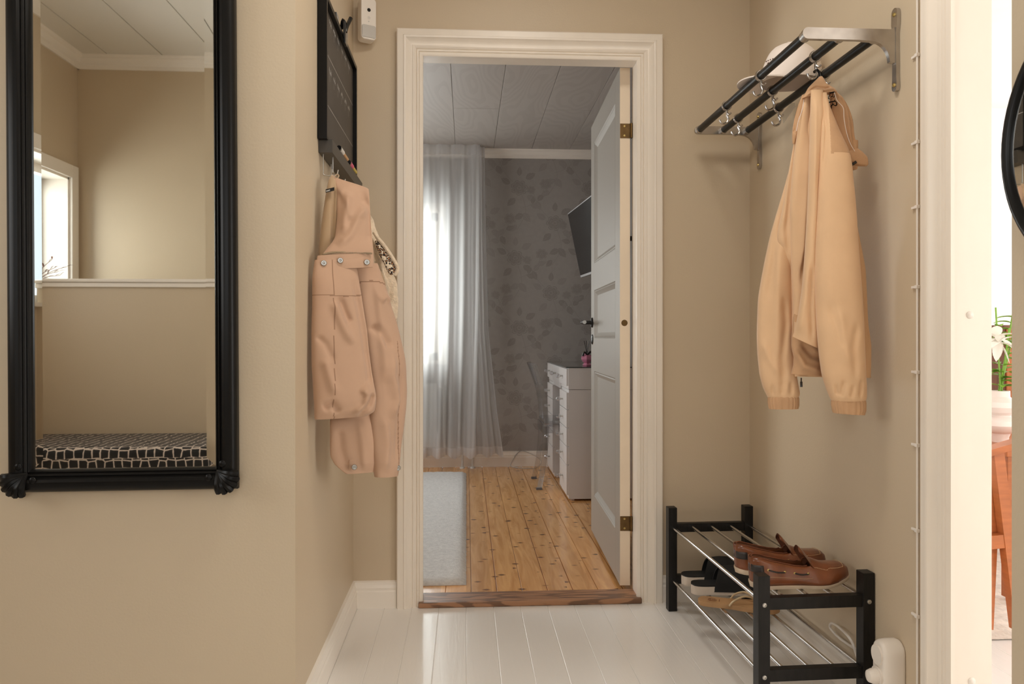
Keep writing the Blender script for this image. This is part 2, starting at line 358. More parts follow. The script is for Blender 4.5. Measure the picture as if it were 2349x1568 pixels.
def thing(name, label, cat, loc, rz=0, group=None):
    o = bpy.data.objects.new(name, None); C.objects.link(o); o.location = loc; o.rotation_euler = (0, 0, rz)
    o.empty_display_size = 0.1; o['label'] = label; o['category'] = cat
    if group: o['group'] = group
    BASE[o.name] = Vector(loc); return o
def tag(o, label, cat, group=None, kind=None):
    o['label'] = label; o['category'] = cat
    if group: o['group'] = group
    if kind: o['kind'] = kind
    return o
def struct(name, bm, m, smooth=False, parent=None, **k):
    o = obj(name, bm, m, parent, smooth, base=(0, 0, 0) if parent is None else None, **k)
    if parent is None: o['kind'] = 'structure'
    return o
def box_struct(name, boxes, m):
    bm = B()
    for b in boxes: bx(bm, *b)
    return struct(name, bm, m)

# ================================================================ SETTING
HC = 2.66; BC = 2.386; WX = 1.06; LX = -0.41; MY = 1.86; FY = 2.80
def boards(bm, x0, x1, y0, y1, zt, x_ph, sp=0.0985, gap=0.0013, th=0.02, fill=0.0018):
    k = math.floor((x0-x_ph)/sp)
    while x_ph+k*sp < x1:
        a = max(x0, x_ph+k*sp+gap/2*(1+0.8*math.sin(k*2.3))); b = min(x1, x_ph+(k+1)*sp-gap/2)
        if b-a > 0.01: bx(bm, a, b, y0, y1, zt-th, zt, 0.0012)
        k += 1
    bx(bm, x0, x1, y0, y1+(0.02 if zt-fill < -0.005 else 0), zt-th-0.01, zt-fill)
bm = B(); boards(bm, -2.46, 1.17, -1.15, 2.80, 0.0, 0.0); struct('floor', bm, whitefloor_m)
bm = B(); boards(bm, 1.17, 4.6, -2.3, 5.3, 0.0, 0.0); struct('floor_living_room', bm, whitefloor_m)
bm = B(); boards(bm, -2.30, 1.17, 2.84, 5.76, 0.0, 0.019, gap=0.0026, fill=0.008); struct('floor_bedroom', bm, pine_m)
# hall walls
box_struct('wall_left', [(LX-0.12, LX, MY+0.12, FY, 0, HC)], wall_m)
box_struct('wall_front_left', [(-2.46, LX, MY, MY+0.12, 0, HC)], wall_m)
OX0, OX1, OZ = -0.161, 0.634, 2.007
bm = B(); bx(bm, LX-0.12, OX0-0.02, FY, FY+0.06, 0, HC); bx(bm, OX1+0.02, WX+0.11, FY, FY+0.06, 0, HC); bx(bm, OX0-0.02, OX1+0.02, FY, FY+0.06, OZ+0.02, HC)
struct('wall_front', bm, wall_m)
box_struct('wall_right', [(WX, WX+0.086, 1.622, FY, 0, HC), (WX, WX+0.086, 0.86, 1.622, 2.06, HC)], wall_m)
box_struct('wall_near', [(0.64, WX+0.086, -1.15, 0.86, 0, HC)], wall_m)
# space behind the camera: stair wall with window and an added fill opening on the left, half wall, back wall with another added fill opening
WBY = -1.03
bm = B()
wy0, wy1, wz0, wz1 = -0.93, -0.07, 1.15, 1.915
for b in ((-2.56, -2.34, WBY-0.12, wy0, 0, HC), (-2.56, -2.34, wy1, 0.5, 0, HC), (-2.56, -2.34, 1.4, MY+0.12, 0, HC), (-2.56, -2.34, 0.5, 1.4, 0, 1.1), (-2.56, -2.34, 0.5, 1.4, 2.1, HC), (-2.56, -2.34, wy0, wy1, 0, wz0), (-2.56, -2.34, wy0, wy1, wz1, HC)): bx(bm, *b)
struct('wall_stair', bm, wall_m)
bm = B()
for b in ((-2.34, -2.0, WBY-0.12, WBY, 0, HC), (-2.0, -0.80, WBY-0.12, WBY, 0, HC), (0.40, 0.64, WBY-0.12, WBY, 0, HC), (-0.80, 0.40, WBY-0.12, WBY, 0, 0.9), (-0.80, 0.40, WBY-0.12, WBY, 2.2, HC)): bx(bm, *b)
struct('wall_back', bm, wall_m)
bm = B(); bx(bm, -2.34, -0.95, -0.235, -0.137, 0, 1.245); struct('wall_half', bm, wall_m)
bm = B(); bx(bm, -2.34, -0.92, -0.26, -0.11, 1.245, 1.262, 0.006); bx(bm, -2.34, -0.93, -0.25, -0.122, 1.222, 1.245, 0.004); struct('trim_half_wall_cap', bm, base_m, True)
bm = B()
k = -2.46
while k < 0.7:
    bx(bm, k+0.003, min(k+0.317, 1.17), -1.15, 2.86, HC, HC+0.03, 0.0015); k += 0.32
bx(bm, -2.46, 1.17, -1.15, 2.86, HC+0.025, HC+0.05); bx(bm, 0.7, 1.17, -1.15, 2.86, HC, HC+0.03)
struct('ceiling', bm, hallceil_m)
# cornice round the part of the hall seen in the mirror
cp = [(0, 0.075), (0.012, 0.075), (0.016, 0.055), (0.03, 0.045), (0.04, 0.02), (0.055, 0.012), (0.06, 0), (0, 0)]
bm = B(); prism(bm, [(WBY+u, HC-v) for u, v in cp], -2.34, 0.64, 'X'); struct('trim_cornice_back', bm, base_m)
bm = B(); prism(bm, [(-2.34+u, HC-v) for u, v in cp], WBY, MY, 'Y'); struct('trim_cornice_left', bm, base_m)
# bedroom shell
bm = B()
for b in ((LX-1.9, OX0-0.02, FY+0.06, FY+0.12, 0, BC+.05), (OX1+0.02, 1.17, FY+0.06, FY+0.12, 0, BC+.05), (OX0-0.02, OX1+0.02, FY+0.06, FY+0.12, OZ+0.04, BC+.05)): bx(bm, *b)
struct('wall_bedroom_near', bm, paper_m)
box_struct('wall_bedroom_left', [(-2.42, -2.30, 2.86, 3.7, 0, BC+0.05), (-2.42, -2.30, 4.9, 5.88, 0, BC+0.05), (-2.42, -2.30, 3.7, 4.9, 0, 0.8), (-2.42, -2.30, 3.7, 4.9, 2.0, BC+0.05)], paper_m)
box_struct('wall_bedroom_right', [(1.17, 1.25, 2.86, 5.88, 0, BC+0.05)], paper_m)
BY = 5.76
BWx0, BWx1, BWz0, BWz1 = -1.30, -0.20, 0.80, 1.93
# --- wallpapered far wall with printed roses and leaves
bm = B()
for b in ((-2.30, BWx0, BY, BY+0.14, 0, BC+.05), (BWx1, 1.17, BY, BY+0.14, 0, BC+.05), (BWx0, BWx1, BY, BY+0.14, 0, BWz0), (BWx0, BWx1, BY, BY+0.14, BWz1, BC+.05)): bx(bm, *b)
LAY = [0, 0]
def flat(poly, off, mi):
    LAY[0] += 1; off = 0.0003+LAY[0]*8e-6+LAY[1]*2e-6
    vs = [bm.verts.new((x, BY-off, z)) for x, z in poly]
    try: bm.faces.new(vs).material_index = mi
    except Exception: pass
def leaf(cx, cz, ang, L, W, mi):
    pts = []
    N = 9
    for i in range(N+1):
        t = i/N; w_ = W*math.sin(PI*t**0.8)*(1+0.16*(i % 2)); pts.append((t*L, w_))
    for i in range(N-1, 0, -1):
        t = i/N; w_ = W*math.sin(PI*t**0.8)*(1+0.16*(i % 2)); pts.append((t*L, -w_))
    c, s = math.cos(ang), math.sin(ang)
    def T(p): return (cx+p[0]*c-p[1]*s, cz+p[0]*s+p[1]*c)
    flat([T(p) for p in pts], 0.0006, mi)
    flat([T(p) for p in ((0.1*L, 0.0009), (0.92*L, 0.0005), (0.92*L, -0.0005), (0.1*L, -0.0009))], 0.0009, 0)
def rose(cx, cz, R, ph):
    for ringi, (rr, npet, pr) in enumerate(((0.78, 7, 0.36), (0.46, 5, 0.30), (0.16, 3, 0.24))):
        for i in range(npet):
            a = ph+2*PI*i/npet+ringi*0.5
            x = cx+R*rr*math.cos(a); z = cz+R*rr*math.sin(a)*0.9
            for q, (s_, mi) in enumerate(((1.0, 1), (0.80, 2 if ringi % 2 else 0), (0.66, 1))):
                ox = x-R*0.05*q*math.cos(a); oz = z-R*0.05*q*math.sin(a)
                flat([(ox+R*pr*s_*math.cos(t*2*PI/12)*(1.0+0.12*math.sin(3*t+i)), oz+R*pr*s_*math.sin(t*2*PI/12)*0.92) for t in range(12)], 0.0006+0.00025*(ringi*3+q+1)+0.00002*i, mi)
def stem(p, w_, mi):
    q = cr([(a, 0, b) for a, b in p], 6)
    for i in range(len(q)-1):
        d = (q[i+1]-q[i]); nrm = Vector((-d.z, 0, d.x)).normalized()*w_
        flat([(q[i].x+nrm.x, q[i].z+nrm.z), (q[i+1].x+nrm.x, q[i+1].z+nrm.z), (q[i+1].x-nrm.x, q[i+1].z-nrm.z), (q[i].x-nrm.x, q[i].z-nrm.z)], 0.0005, mi)
rnd = random.Random(3)
def cluster(cx, cz):
    stem([(cx-0.02, cz-0.32), (cx+0.05, cz-0.18), (cx, cz)], 0.0022, 2)
    stem([(cx, cz), (cx-0.10, cz+0.10), (cx-0.17, cz+0.24)], 0.0018, 2)
    stem([(cx+0.03, cz-0.15), (cx+0.14, cz-0.10), (cx+0.2, cz+0.02)], 0.0018, 2)
    for (dx, dz, a, L) in ((0.05, 0.07, 0.5, 0.085), (-0.03, -0.08, 3.9, 0.085), (0.06, -0.06, -0.5, 0.08), (-0.07, 0.03, 2.6, 0.08), (0.0, 0.09, 1.5, 0.07),
                           (0.03, -0.19, -0.9, 0.09), (0.03, -0.2, 3.6, 0.08), (-0.02, -0.28, 4.0, 0.07), (-0.12, 0.12, 2.9, 0.07), (-0.13, 0.17, 0.8, 0.07), (-0.16, 0.22, 2.2, 0.06),
                           (0.13, -0.10, -1.1, 0.075), (0.17, -0.05, 0.3, 0.07), (0.10, -0.12, 1.4, 0.055)):
        leaf(cx+dx, cz+dz, a, L, L*0.27, 1 if rnd.random() < 0.55 else 2)
    rose(cx, cz, 0.058, rnd.random()*6)
    rose(cx+0.2, cz+0.03, 0.040, rnd.random()*6)
    rose(cx-0.18, cz+0.25, 0.030, rnd.random()*6)
ncl = 0
for ix in range(-1, 5):
    for iz in range(-1, 6):
        LAY[0] = 0; LAY[1] = (ix % 2)*2+(iz % 2)
        cluster(0.10+ix*0.27+(0.03 if iz % 2 else 0), 0.25+iz*0.53+(0.265 if ix % 2 else 0))
for v in bm.verts:      # keep the print on the wall
    if v.co.y < BY: v.co.x = min(max(v.co.x, -0.19), 1.165); v.co.z = min(max(v.co.z, 0.09), 2.385)
struct('wall_bedroom_far', bm, [paper_m, paperpat_m, paperpat2_m])
bm = B()
xs = 0.205-0.285*9; row = 0
while xs < 1.17:
    a, b = max(xs, -2.30), min(xs+0.285, 1.17)
    if b > a+0.01:
        yj = 4.71 if row % 2 == 0 else 3.62
        for (y0, y1) in ((2.86, yj), (yj, BY+0.05)): bx(bm, a+0.0011, b-0.0011, y0+0.0008, y1-0.0015, BC, BC+0.012, 0.0015)
    xs += 0.285; row += 1
bx(bm, -2.42, 1.25, 2.86, 5.9, BC+0.008, BC+0.05)
struct('ceiling_bedroom', bm, panelceil_m)
bm = B(); prism(bm, [(BY-u, BC-v*0.8) for u, v in cp], -2.30, 1.17, 'X'); struct('trim_cornice_bedroom', bm, trim_m)
# baseboards
bp = [(0, 0), (0.016, 0), (0.016, 0.058), (0.012, 0.063), (0.013, 0.072), (0.009, 0.082), (0.008, 0.092), (0, 0.096)]
def baseboard(name, axis, plane, sgn, a, b, m, h=1.0):
    bm = B(); poly = [(plane+sgn*u, v*h) for u, v in bp]
    prism(bm, poly, a, b, axis); return struct(name, bm, m)
baseboard('baseboard_left', 'Y', LX, 1, MY, FY, base_m)           # profile in x, runs along y
baseboard('baseboard_front_left', 'X', FY, -1, LX, OX0-0.092, base_m)
baseboard('baseboard_front_right', 'X', FY, -1, OX1+0.092, WX, base_m)
baseboard('baseboard_right', 'Y', WX, -1, 1.70, FY, base_m)
baseboard('baseboard_mirror_wall', 'X', MY, -1, -2.34, LX, base_m)
baseboard('baseboard_bedroom', 'X', BY, -1, -2.30, 1.17, trim_m, 1.2)
# bedroom doorway: lining, casing, threshold
bm = B()
for b in ((OX0-0.02, OX0, FY-0.004, FY+0.075, 0, OZ+0.02), (OX1, OX1+0.02, FY-0.004, FY+0.075, 0, OZ+0.02), (OX0, OX1, FY-0.004, FY+0.075, OZ, OZ+0.02),
          (OX0-0.02, OX0-0.006, FY+0.075, FY+0.122, 0, OZ+0.035), (OX1+0.006, OX1+0.02, FY+0.075, FY+0.122, 0, OZ+0.035), (OX0-0.006, OX1+0.006, FY+0.075, FY+0.122, OZ+0.022, OZ+0.04)): bx(bm, *b, 0.0015)
struct('trim_door_lining', bm, trim_m, True)
casp = [(-0.004, 0.0), (-0.004, 0.010), (0.001, 0.013), (0.008, 0.0145), (0.010, 0.0115), (0.0125, 0.0155), (0.017, 0.0165), (0.0195, 0.0125), (0.022, 0.0165), (0.028, 0.0195), (0.033, 0.0195),
        (0.0345, 0.0155), (0.040, 0.0165), (0.048, 0.022), (0.0545, 0.0265), (0.057, 0.0305), (0.060, 0.0315), (0.064, 0.0315), (0.066, 0.029), (0.086, 0.0275), (0.090, 0.0245), (0.091, 0.0)]
bm = B()
sweep_frame(bm, casp, [lambda u, v: (OX0-u, FY-v, 0), lambda u, v: (OX0-u, FY-v, OZ+u), lambda u, v: (OX1+u, FY-v, OZ+u), lambda u, v: (OX1+u, FY-v, 0)])
struct('trim_door_casing', bm, trim_m, True, ang=25)
bm = B(); bx(bm, OX0-0.012, OX1+0.012, FY-0.028, FY+0.085, 0.0, 0.020, 0.004); struct('trim_threshold', bm, threshold_m, True)
# right-hand doorway: lining board and casing
JY = 1.602
bm = B(); bx(bm, WX-0.006, WX+0.087, JY, JY+0.022, 0, 2.07, 0.001); struct('trim_side_door_lining', bm, trim_m, True)
casw = [(u*0.97, v*0.85) for u, v in casp]
bm = B(); sweep_frame(bm, casw, [lambda u, v: (WX-v, JY+u, 0), lambda u, v: (WX-v, JY+u, 2.05+u), lambda u, v: (WX-v, 0.86-u, 2.05+u)])
struct('trim_side_door_casing', bm, trim_m, True, ang=25)
for i, (px, py) in enumerate(((2225, 722), (2229, 1562))):
    p = Py(px, py, JY); bm = B(); lathe(bm, [(0.0001, -0.0035), (0.006, -0.003), (0.0085, -0.001), (0.0088, 0.0004)], (p.x, JY, p.z), 20, 'Y')
    tag(obj('screw_cap', bm, plastic_m), ['white screw cap at mid height on the door lining at right', 'white screw cap near the floor on the door lining at right'][i], 'screw cap', 'screw caps on the right door lining')
# stair window (seen in the mirror)
def window(name, x0, x1, axis_pts, frame_m):
    pass
bm = B()
X0 = -2.34
for b in ((X0-0.004, X0+0.02, wy0-0.075, wy0+0.0, wz0-0.05, wz1+0.075), (X0-0.004, X0+0.02, wy1, wy1+0.075, wz0-0.05, wz1+0.075), (X0-0.004, X0+0.02, wy0, wy1, wz1, wz1+0.075)): bx(bm, *b, 0.003)
for b in ((X0-0.2, X0, wy0, wy0+0.012, wz0, wz1), (X0-0.2, X0, wy1-0.012, wy1, wz0, wz1), (X0-0.2, X0, wy0, wy1, wz1-0.012, wz1), (X0-0.2, X0+0.03, wy0-0.05, wy1+0.05, wz0-0.02, wz0)): bx(bm, *b)
win = struct('window_1', bm, base_m, True)
bm = B()
for b in ((X0-0.2, X0-0.16, wy0+0.012, wy0+0.045, wz0, wz1-0.012), (X0-0.2, X0-0.16, wy1-0.06, wy1-0.012, wz0, wz1-0.012), (X0-0.2, X0-0.16, wy0, wy1, wz1-0.06, wz1-0.012), (X0-0.2, X0-0.16, wy0, wy1, wz0, wz0+0.05)): bx(bm, *b)
struct('sash', bm, base_m, parent=win)
bm = B(); bx(bm, X0-0.182, X0-0.178, wy0+0.05, wy1-0.05, wz0+0.04, wz1-0.05); struct('pane', bm, pane_m, parent=win)
# bedroom window
bm = B()
for b in ((BWx0-0.07, BWx0, BY-0.018, BY+0.002, BWz0-0.03, BWz1+0.07), (BWx1, BWx1+0.045, BY-0.018, BY+0.002, BWz0-0.03, BWz1+0.05), (BWx0, BWx1, BY-0.018, BY+0.002, BWz1, BWz1+0.05), (BWx0-0.08, BWx1+0.06, BY-0.05, BY+0.1, BWz0-0.025, BWz0)): bx(bm, *b, 0.002)
for b in ((BWx0, BWx0+0.012, BY, BY+0.14, BWz0, BWz1), (BWx1-0.012, BWx1, BY, BY+0.14, BWz0, BWz1), (BWx0, BWx1, BY, BY+0.14, BWz1-0.012, BWz1)): bx(bm, *b)
win = struct('window_2', bm, base_m, True)
bm = B()
for b in ((BWx1-0.065, BWx1-0.012, BY+0.08, BY+0.12, BWz0, BWz1-0.01), (BWx0+0.012, BWx0+0.06, BY+0.08, BY+0.12, BWz0, BWz1-0.01), (BWx0, BWx1, BY+0.08, BY+0.12, BWz1-0.07, BWz1-0.012), (BWx0, BWx1, BY+0.08, BY+0.12, BWz0, BWz0+0.055), (-0.78, -0.72, BY+0.08, BY+0.12, BWz0, BWz1)): bx(bm, *b)
struct('sash', bm, base_m, parent=win)
bm = B(); bx(bm, BWx0+0.05, BWx1-0.05, BY+0.098, BY+0.102, BWz0+0.05, BWz1-0.06); struct('pane', bm, pane_m, parent=win)
# living room shell
bm = B()
for b in ((1.17, 4.6, 5.2, 5.32, 0, 2.6), (1.17, 4.6, -2.4, -2.28, 0, 2.6), (4.55, 4.65, -2.3, -2.1, 0, 2.6), (4.55, 4.65, 0.1, 2.8, 0, 2.6), (4.55, 4.65, 4.4, 5.3, 0, 2.6), (4.55, 4.65, -2.1, 4.4, 0, 0.5), (4.55, 4.65, -2.1, 4.4, 2.4, 2.6), (1.146, 1.149, 1.624, 2.79, 0, 2.6), (1.146, 1.149, -2.3, 0.86, 0, 2.6), (1.146, 1.149, 0.86, 1.624, 2.06, 2.6), (1.26, 1.28, 2.79, 5.3, 0, 2.6), (1.146, 1.28, 2.79, 2.81, 0, 2.6)): bx(bm, *b)
bx(bm, 1.9, 4.5, 5.185, 5.2, 1.02, 1.04); bx(bm, 1.9, 4.5, 5.185, 5.2, 1.62, 1.64)
struct('wall_living_room', bm, white_m)
box_struct('ceiling_living_room', [(1.169, 4.65, -2.4, 5.32, 2.6, 2.64)], white_m)

# ---------------------------------------------------------------- the open bedroom door
hinge = Vector((0.592, 2.917, 0)); dang = math.atan2(0.028, 0.853)
DW = 0.845; DT = 0.04
M = Matrix.Translation(hinge) @ Matrix.Rotation(-dang, 4, 'Z')      # local: x = thickness, y = along the leaf
dz0, dz1 = 0.022, 2.02
door = bpy.data.objects.new('door_1', None); C.objects.link(door); door.location = hinge; door.rotation_euler = (0, 0, -dang); door['kind'] = 'structure'
BASE[door.name] = Vector((0, 0, 0))
pans = [(1.335, 1.915), (0.975, 1.205), (0.215, 0.815)]
bm = B(); st = 0.112
bx(bm, 0, DT, 0, st, dz0, dz1, 0.0015); bx(bm, 0, DT, DW-st, DW, dz0, dz1, 0.0015)
zz = [dz1] + [z for p in pans for z in (p[1], p[0])] + [dz0]
for i in range(0, len(zz), 2): bx(bm, 0, DT, st, DW-st, zz[i+1], zz[i], 0.001)
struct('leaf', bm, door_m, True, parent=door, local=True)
for (a, b) in pans:
    bm = B(); bx(bm, 0.013, DT-0.013, st, DW-st, a, b)
    pr = [(0, 0.0), (0.004, 0.0035), (0.009, 0.0015), (0.014, 0.006), (0.022, 0.011), (0.026, 0.013)]
    for side in (0, 1):
        def S(y, z, sy, sz):
            return lambda u, v: ((v if side == 0 else DT-v), y+sy*u, z+sz*u)
        sweep_frame(bm, pr, [S(st, a, 1, 1), S(st, b, 1, -1), S(DW-st, b, -1, -1), S(DW-st, a, -1, 1), S(st, a, 1, 1)])
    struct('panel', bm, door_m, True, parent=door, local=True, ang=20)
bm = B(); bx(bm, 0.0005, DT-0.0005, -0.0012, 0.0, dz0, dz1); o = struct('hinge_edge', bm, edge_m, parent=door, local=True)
for z in (1.776, 0.261):
    bm = B(); bx(bm, 0.001, 0.038, -0.003, -0.001, z-0.028, z+0.028); cyl(bm, (0.044, -0.006, z-0.028), (0.044, -0.006, z+0.028), 0.0055)
    bx(bm, 0.036, 0.044, -0.004, -0.001, z-0.028, z+0.028); h = struct('hinge', bm, brass_m, True, parent=door, local=True)
    for dz in (-0.018, 0.018):
        bm = B(); lathe(bm, [(0.0001, -0.0042), (0.0035, -0.0038), (0.0042, -0.003)], (0.018, 0, z+dz), 14, 'Y'); struct('screw', bm, brasslite_m, True, parent=h, local=True)
bm = B(); lathe(bm, [(0.0001, -0.0026), (0.011, -0.0024), (0.0125, -0.001)], (0.018, 0, 1.035), 24, 'Y'); bx(bm, 0.009, 0.027, -0.0035, -0.002, 1.0335, 1.0365)
struct('brass_plug', bm, brass_m, True, parent=door, local=True)
yh = DW-0.055
bm = B(); lathe(bm, [(0.0001, -0.010), (0.020, -0.009), (0.024, -0.005), (0.025, 0.0)], (0, yh, 1.05), 28, 'X')
cyl(bm, (-0.008, yh, 1.05), (-0.050, yh, 1.05), 0.009); tube(bm, cr([(-0.048, yh+0.004, 1.05), (-0.054, yh-0.02, 1.05), (-0.054, yh-0.11, 1.05)], 5), 0.0085, 12)
h = struct('door_handle', bm, handle_m, True, parent=door, local=True)
bm = B(); cyl(bm, (-0.054, yh-0.112, 1.05), (-0.054, yh-0.119, 1.05), 0.0088); struct('handle_tip', bm, steel_m, True, parent=h, local=True)
bm = B(); lathe(bm, [(0.0001, -0.008), (0.018, -0.007), (0.024, -0.004), (0.025, 0.0)], (0, yh, 0.968), 28, 'X'); struct('key_escutcheon', bm, handle_m, True, parent=door, local=True)

# ================================================================ WALL MIRROR
mx0, mx1 = -1.063, -0.540; mz0, mz1 = 0.622, 2.02
mcx = (mx0+mx1)/2; WR = mx1-mx0
mir = thing('framed_mirror', 'tall black framed mirror with carved corners on the beige wall', 'mirror', (mcx, MY-0.002, 0))
mir.rotation_euler = (0, math.radians(-0.34), math.radians(-0.08)); mir.location = (mcx, MY-0.0045, mz0)
H = mz1-mz0; hw = WR/2
fw = 0.052
fp = [(0.0, 0.0), (0.0, 0.014), (0.003, 0.020), (0.008, 0.026), (0.016, 0.030), (0.025, 0.031), (0.031, 0.028), (0.034, 0.022), (0.0365, 0.020), (0.039, 0.0225), (0.042, 0.020), (0.0445, 0.017), (0.047, 0.019), (0.050, 0.015), (0.052, 0.008), (0.052, 0.003)]
def cor(sx, sz):
    return lambda u, v: ((-hw+u) if sx < 0 else (hw-u), -v, (u if sz < 0 else H-u))
bm = B(); st = [cor(-1, -1), cor(-1, 1), cor(1, 1), cor(1, -1), cor(-1, -1)]
sweep_frame(bm, fp, st); fr = obj('frame', bm, black_m, mir, local=True, ang=28)
bm = B(); bv = 0.024; dn = 0.0011
a = [( -hw+fw-0.002, fw-0.002), (hw-fw+0.002, fw-0.002), (hw-fw+0.002, H-fw+0.002), (-hw+fw-0.002, H-fw+0.002)]
b = [(a[0][0]+bv, a[0][1]+bv), (a[1][0]-bv, a[1][1]+bv), (a[2][0]-bv, a[2][1]-bv), (a[3][0]+bv, a[3][1]-bv)]
va = [bm.verts.new((x, -0.006+dn, z)) for x, z in a]; vb = [bm.verts.new((x, -0.006, z)) for x, z in b]
bm.faces.new(vb)
for i in range(4): bm.faces.new((va[i], va[(i+1) % 4], vb[(i+1) % 4], vb[i]))
vc = [bm.verts.new((x, -0.001, z)) for x, z in a]
for i in range(4): bm.faces.new((va[i], va[(i+1) % 4], vc[(i+1) % 4], vc[i]))
bm.faces.new(vc)
obj('glass', bm, mirror_m, mir, smooth=False, local=True)
for sx in (-1, 1):
    for sz in (-1, 1):
        bm = B()
        # fluted shell: five lobes fanning out from the inner corner
        for q in range(6):
            ang = math.radians(6+q*15.6); L = 0.050+0.007*math.sin(q/5*PI)
            ix, iz = 0.044, 0.044
            ex, ez = ix-L*math.cos(ang)*1.02, iz-L*math.sin(ang)*1.02
            pts = [(ix, 0.020, iz), ((ix*0.65+ex*0.35), 0.031, (iz*0.65+ez*0.35)), ((ix*0.3+ex*0.7), 0.036, (iz*0.3+ez*0.7)), (ex, 0.028, ez)]
            tube(bm, cr([((-hw+x) if sx < 0 else (hw-x), -y, z if sz < 0 else H-z) for x, y, z in pts], 5), [0.004+0.0042*min(1, t/8.0) for t in range(15)]+[0.005], 8)
        for (x, z) in ((0.030, 0.062), (0.062, 0.030)):
            p = ((-hw+x) if sx < 0 else (hw-x), -0.029, z if sz < 0 else H-z)
            bmesh.ops.create_uvsphere(bm, u_segments=12, v_segments=8, radius=0.0085, matrix=Matrix.Translation(p) @ Matrix.Diagonal((1, 0.6, 1, 1)))
        obj('corner_carving', bm, black_m, mir, local=True)

# ================================================================ CHALKBOARD, MARKER SHELF
bd = thing('chalkboard', 'black framed chalkboard week planner with faint chalk writing on the left wall', 'chalkboard', (LX, 2.42, 1.52))
by0, by1, bz0, bz1 = 2.127, 2.71, 1.528, 1.93
bm = B(); fwid = 0.014
for b in ((LX+0.001, -0.383, by0, by0+fwid, bz0, bz1), (LX+0.001, -0.383, by1-fwid, by1, bz0, bz1), (LX+0.001, -0.383, by0+fwid, by1-fwid, bz0, bz0+fwid), (LX+0.001, -0.383, by0+fwid, by1-fwid, bz1-fwid, bz1)): bx(bm, *b, 0.0012)
obj('frame', bm, black_m, bd)
bm = B(); bx(bm, LX+0.002, -0.396, by0+fwid-0.001, by1-fwid+0.001, bz0+fwid-0.001, bz1-fwid+0.001); obj('board', bm, board_m, bd)
xb = -0.3956
bm = B()
def mark(y0, z0, y1, z1, w_=0.0009, mi=0):
    d = Vector((0, y1-y0, z1-z0)); n_ = Vector((0, -d.z, d.y)).normalized()*w_
    p = [Vector((xb, y0, z0))+n_, Vector((xb, y1, z1))+n_, Vector((xb, y1, z1))-n_, Vector((xb, y0, z0))-n_]
    bm.faces.new([bm.verts.new(q) for q in p]).material_index = mi
for z in (1.80-0.012, 1.645): mark(by0+0.02, z, by1-0.02, z, 0.0007)
for k in range(1, 8): mark(by0+0.02+k*0.07, bz0+0.02, by0+0.02+k*0.07, 1.788, 0.0008, 1)
rs = random.Random(5)
for zrow in (1.895, 1.752):                    # small unreadable handwriting
    for k in range(7):
        y = by0+0.035+k*0.07
        for j in range(5):
            yy = y+j*0.008; zz = zrow-0.004+rs.uniform(-0.004, 0.004)
            mark(yy, zz, yy+0.005, zz+rs.uniform(0.006, 0.014), 0.0008); mark(yy+0.005, zz+0.008, yy+0.008, zz-0.002, 0.0008)
        mark(y+0.01, zrow-0.012, y+0.014, zrow-0.03, 0.0006)
obj('chalk_writing', bm, [chalk_m, chalkfaint_m], bd, smooth=False)
# spring clip on the top edge
clp = thing('spring_clip', 'black plastic spring clip gripping the top edge of the chalkboard', 'clip', (-0.385, 2.42, 1.90))
bm = B(); bx(bm, -0.382, -0.374, 2.395, 2.435, 1.895, 1.965, 0.002); bx(bm, -0.409, -0.401, 2.395, 2.435, 1.93, 1.99, 0.002)
obj('jaw', bm, glossblack_m, clp)
bm = B(); tube(bm, cr([(-0.378, 2.415, 1.935), (-0.374, 2.42, 1.955), (-0.368, 2.43, 1.975), (-0.364, 2.435, 1.988)], 5), 0.0065, 8); tube(bm, cr([(-0.39, 2.415, 1.945), (-0.385, 2.40, 1.96), (-0.380, 2.395, 1.968)], 5), 0.005, 8)
obj('handle', bm, glossblack_m, clp)
sh = thing('marker_shelf', 'dark grey metal marker tray with wire hooks under the chalkboard', 'shelf', (LX, 2.42, 1.49))
sy0, sy1, sz0, sz1, sx1 = 2.145, 2.755, 1.494, 1.530, -0.371
bm = B(); t_ = 0.002
for b in ((LX+0.001, sx1, sy0, sy1, sz0, sz0+t_), (sx1-t_, sx1, sy0, sy1, sz0+t_, sz1), (LX+0.001, LX+0.001+t_, sy0, sy1, sz0+t_, sz1), (LX+0.001+t_, sx1-t_, sy0, sy0+t_, sz0+t_, sz1), (LX+0.001+t_, sx1-t_, sy1-t_, sy1, sz0+t_, sz1)): bx(bm, *b)
obj('tray', bm, shelfmetal_m, sh, smooth=False)
bm = B(); bx(bm, -0.382, -0.3735, sy0+0.01, sy1-0.01, 1.4965, 1.5328); obj('pen_ledge', bm, shelfmetal_m, sh, smooth=False)
for k in range(5):
    y = 2.165+k*0.125
    bm = B(); tube(bm, cr([(-0.400, y, 1.497), (-0.400, y, 1.45), (-0.399, y, 1.437), (-0.388, y, 1.434), (-0.372, y, 1.4345), (-0.362, y, 1.438), (-0.3585, y, 1.450)], 4), 0.0017, 8)
    obj('hook', bm, steel_m, sh)
bm = B(); bx(bm, -0.3805, -0.378, 2.20, 2.203, 1.45, 1.4945); obj('hook_bracket', bm, steel_m, sh)
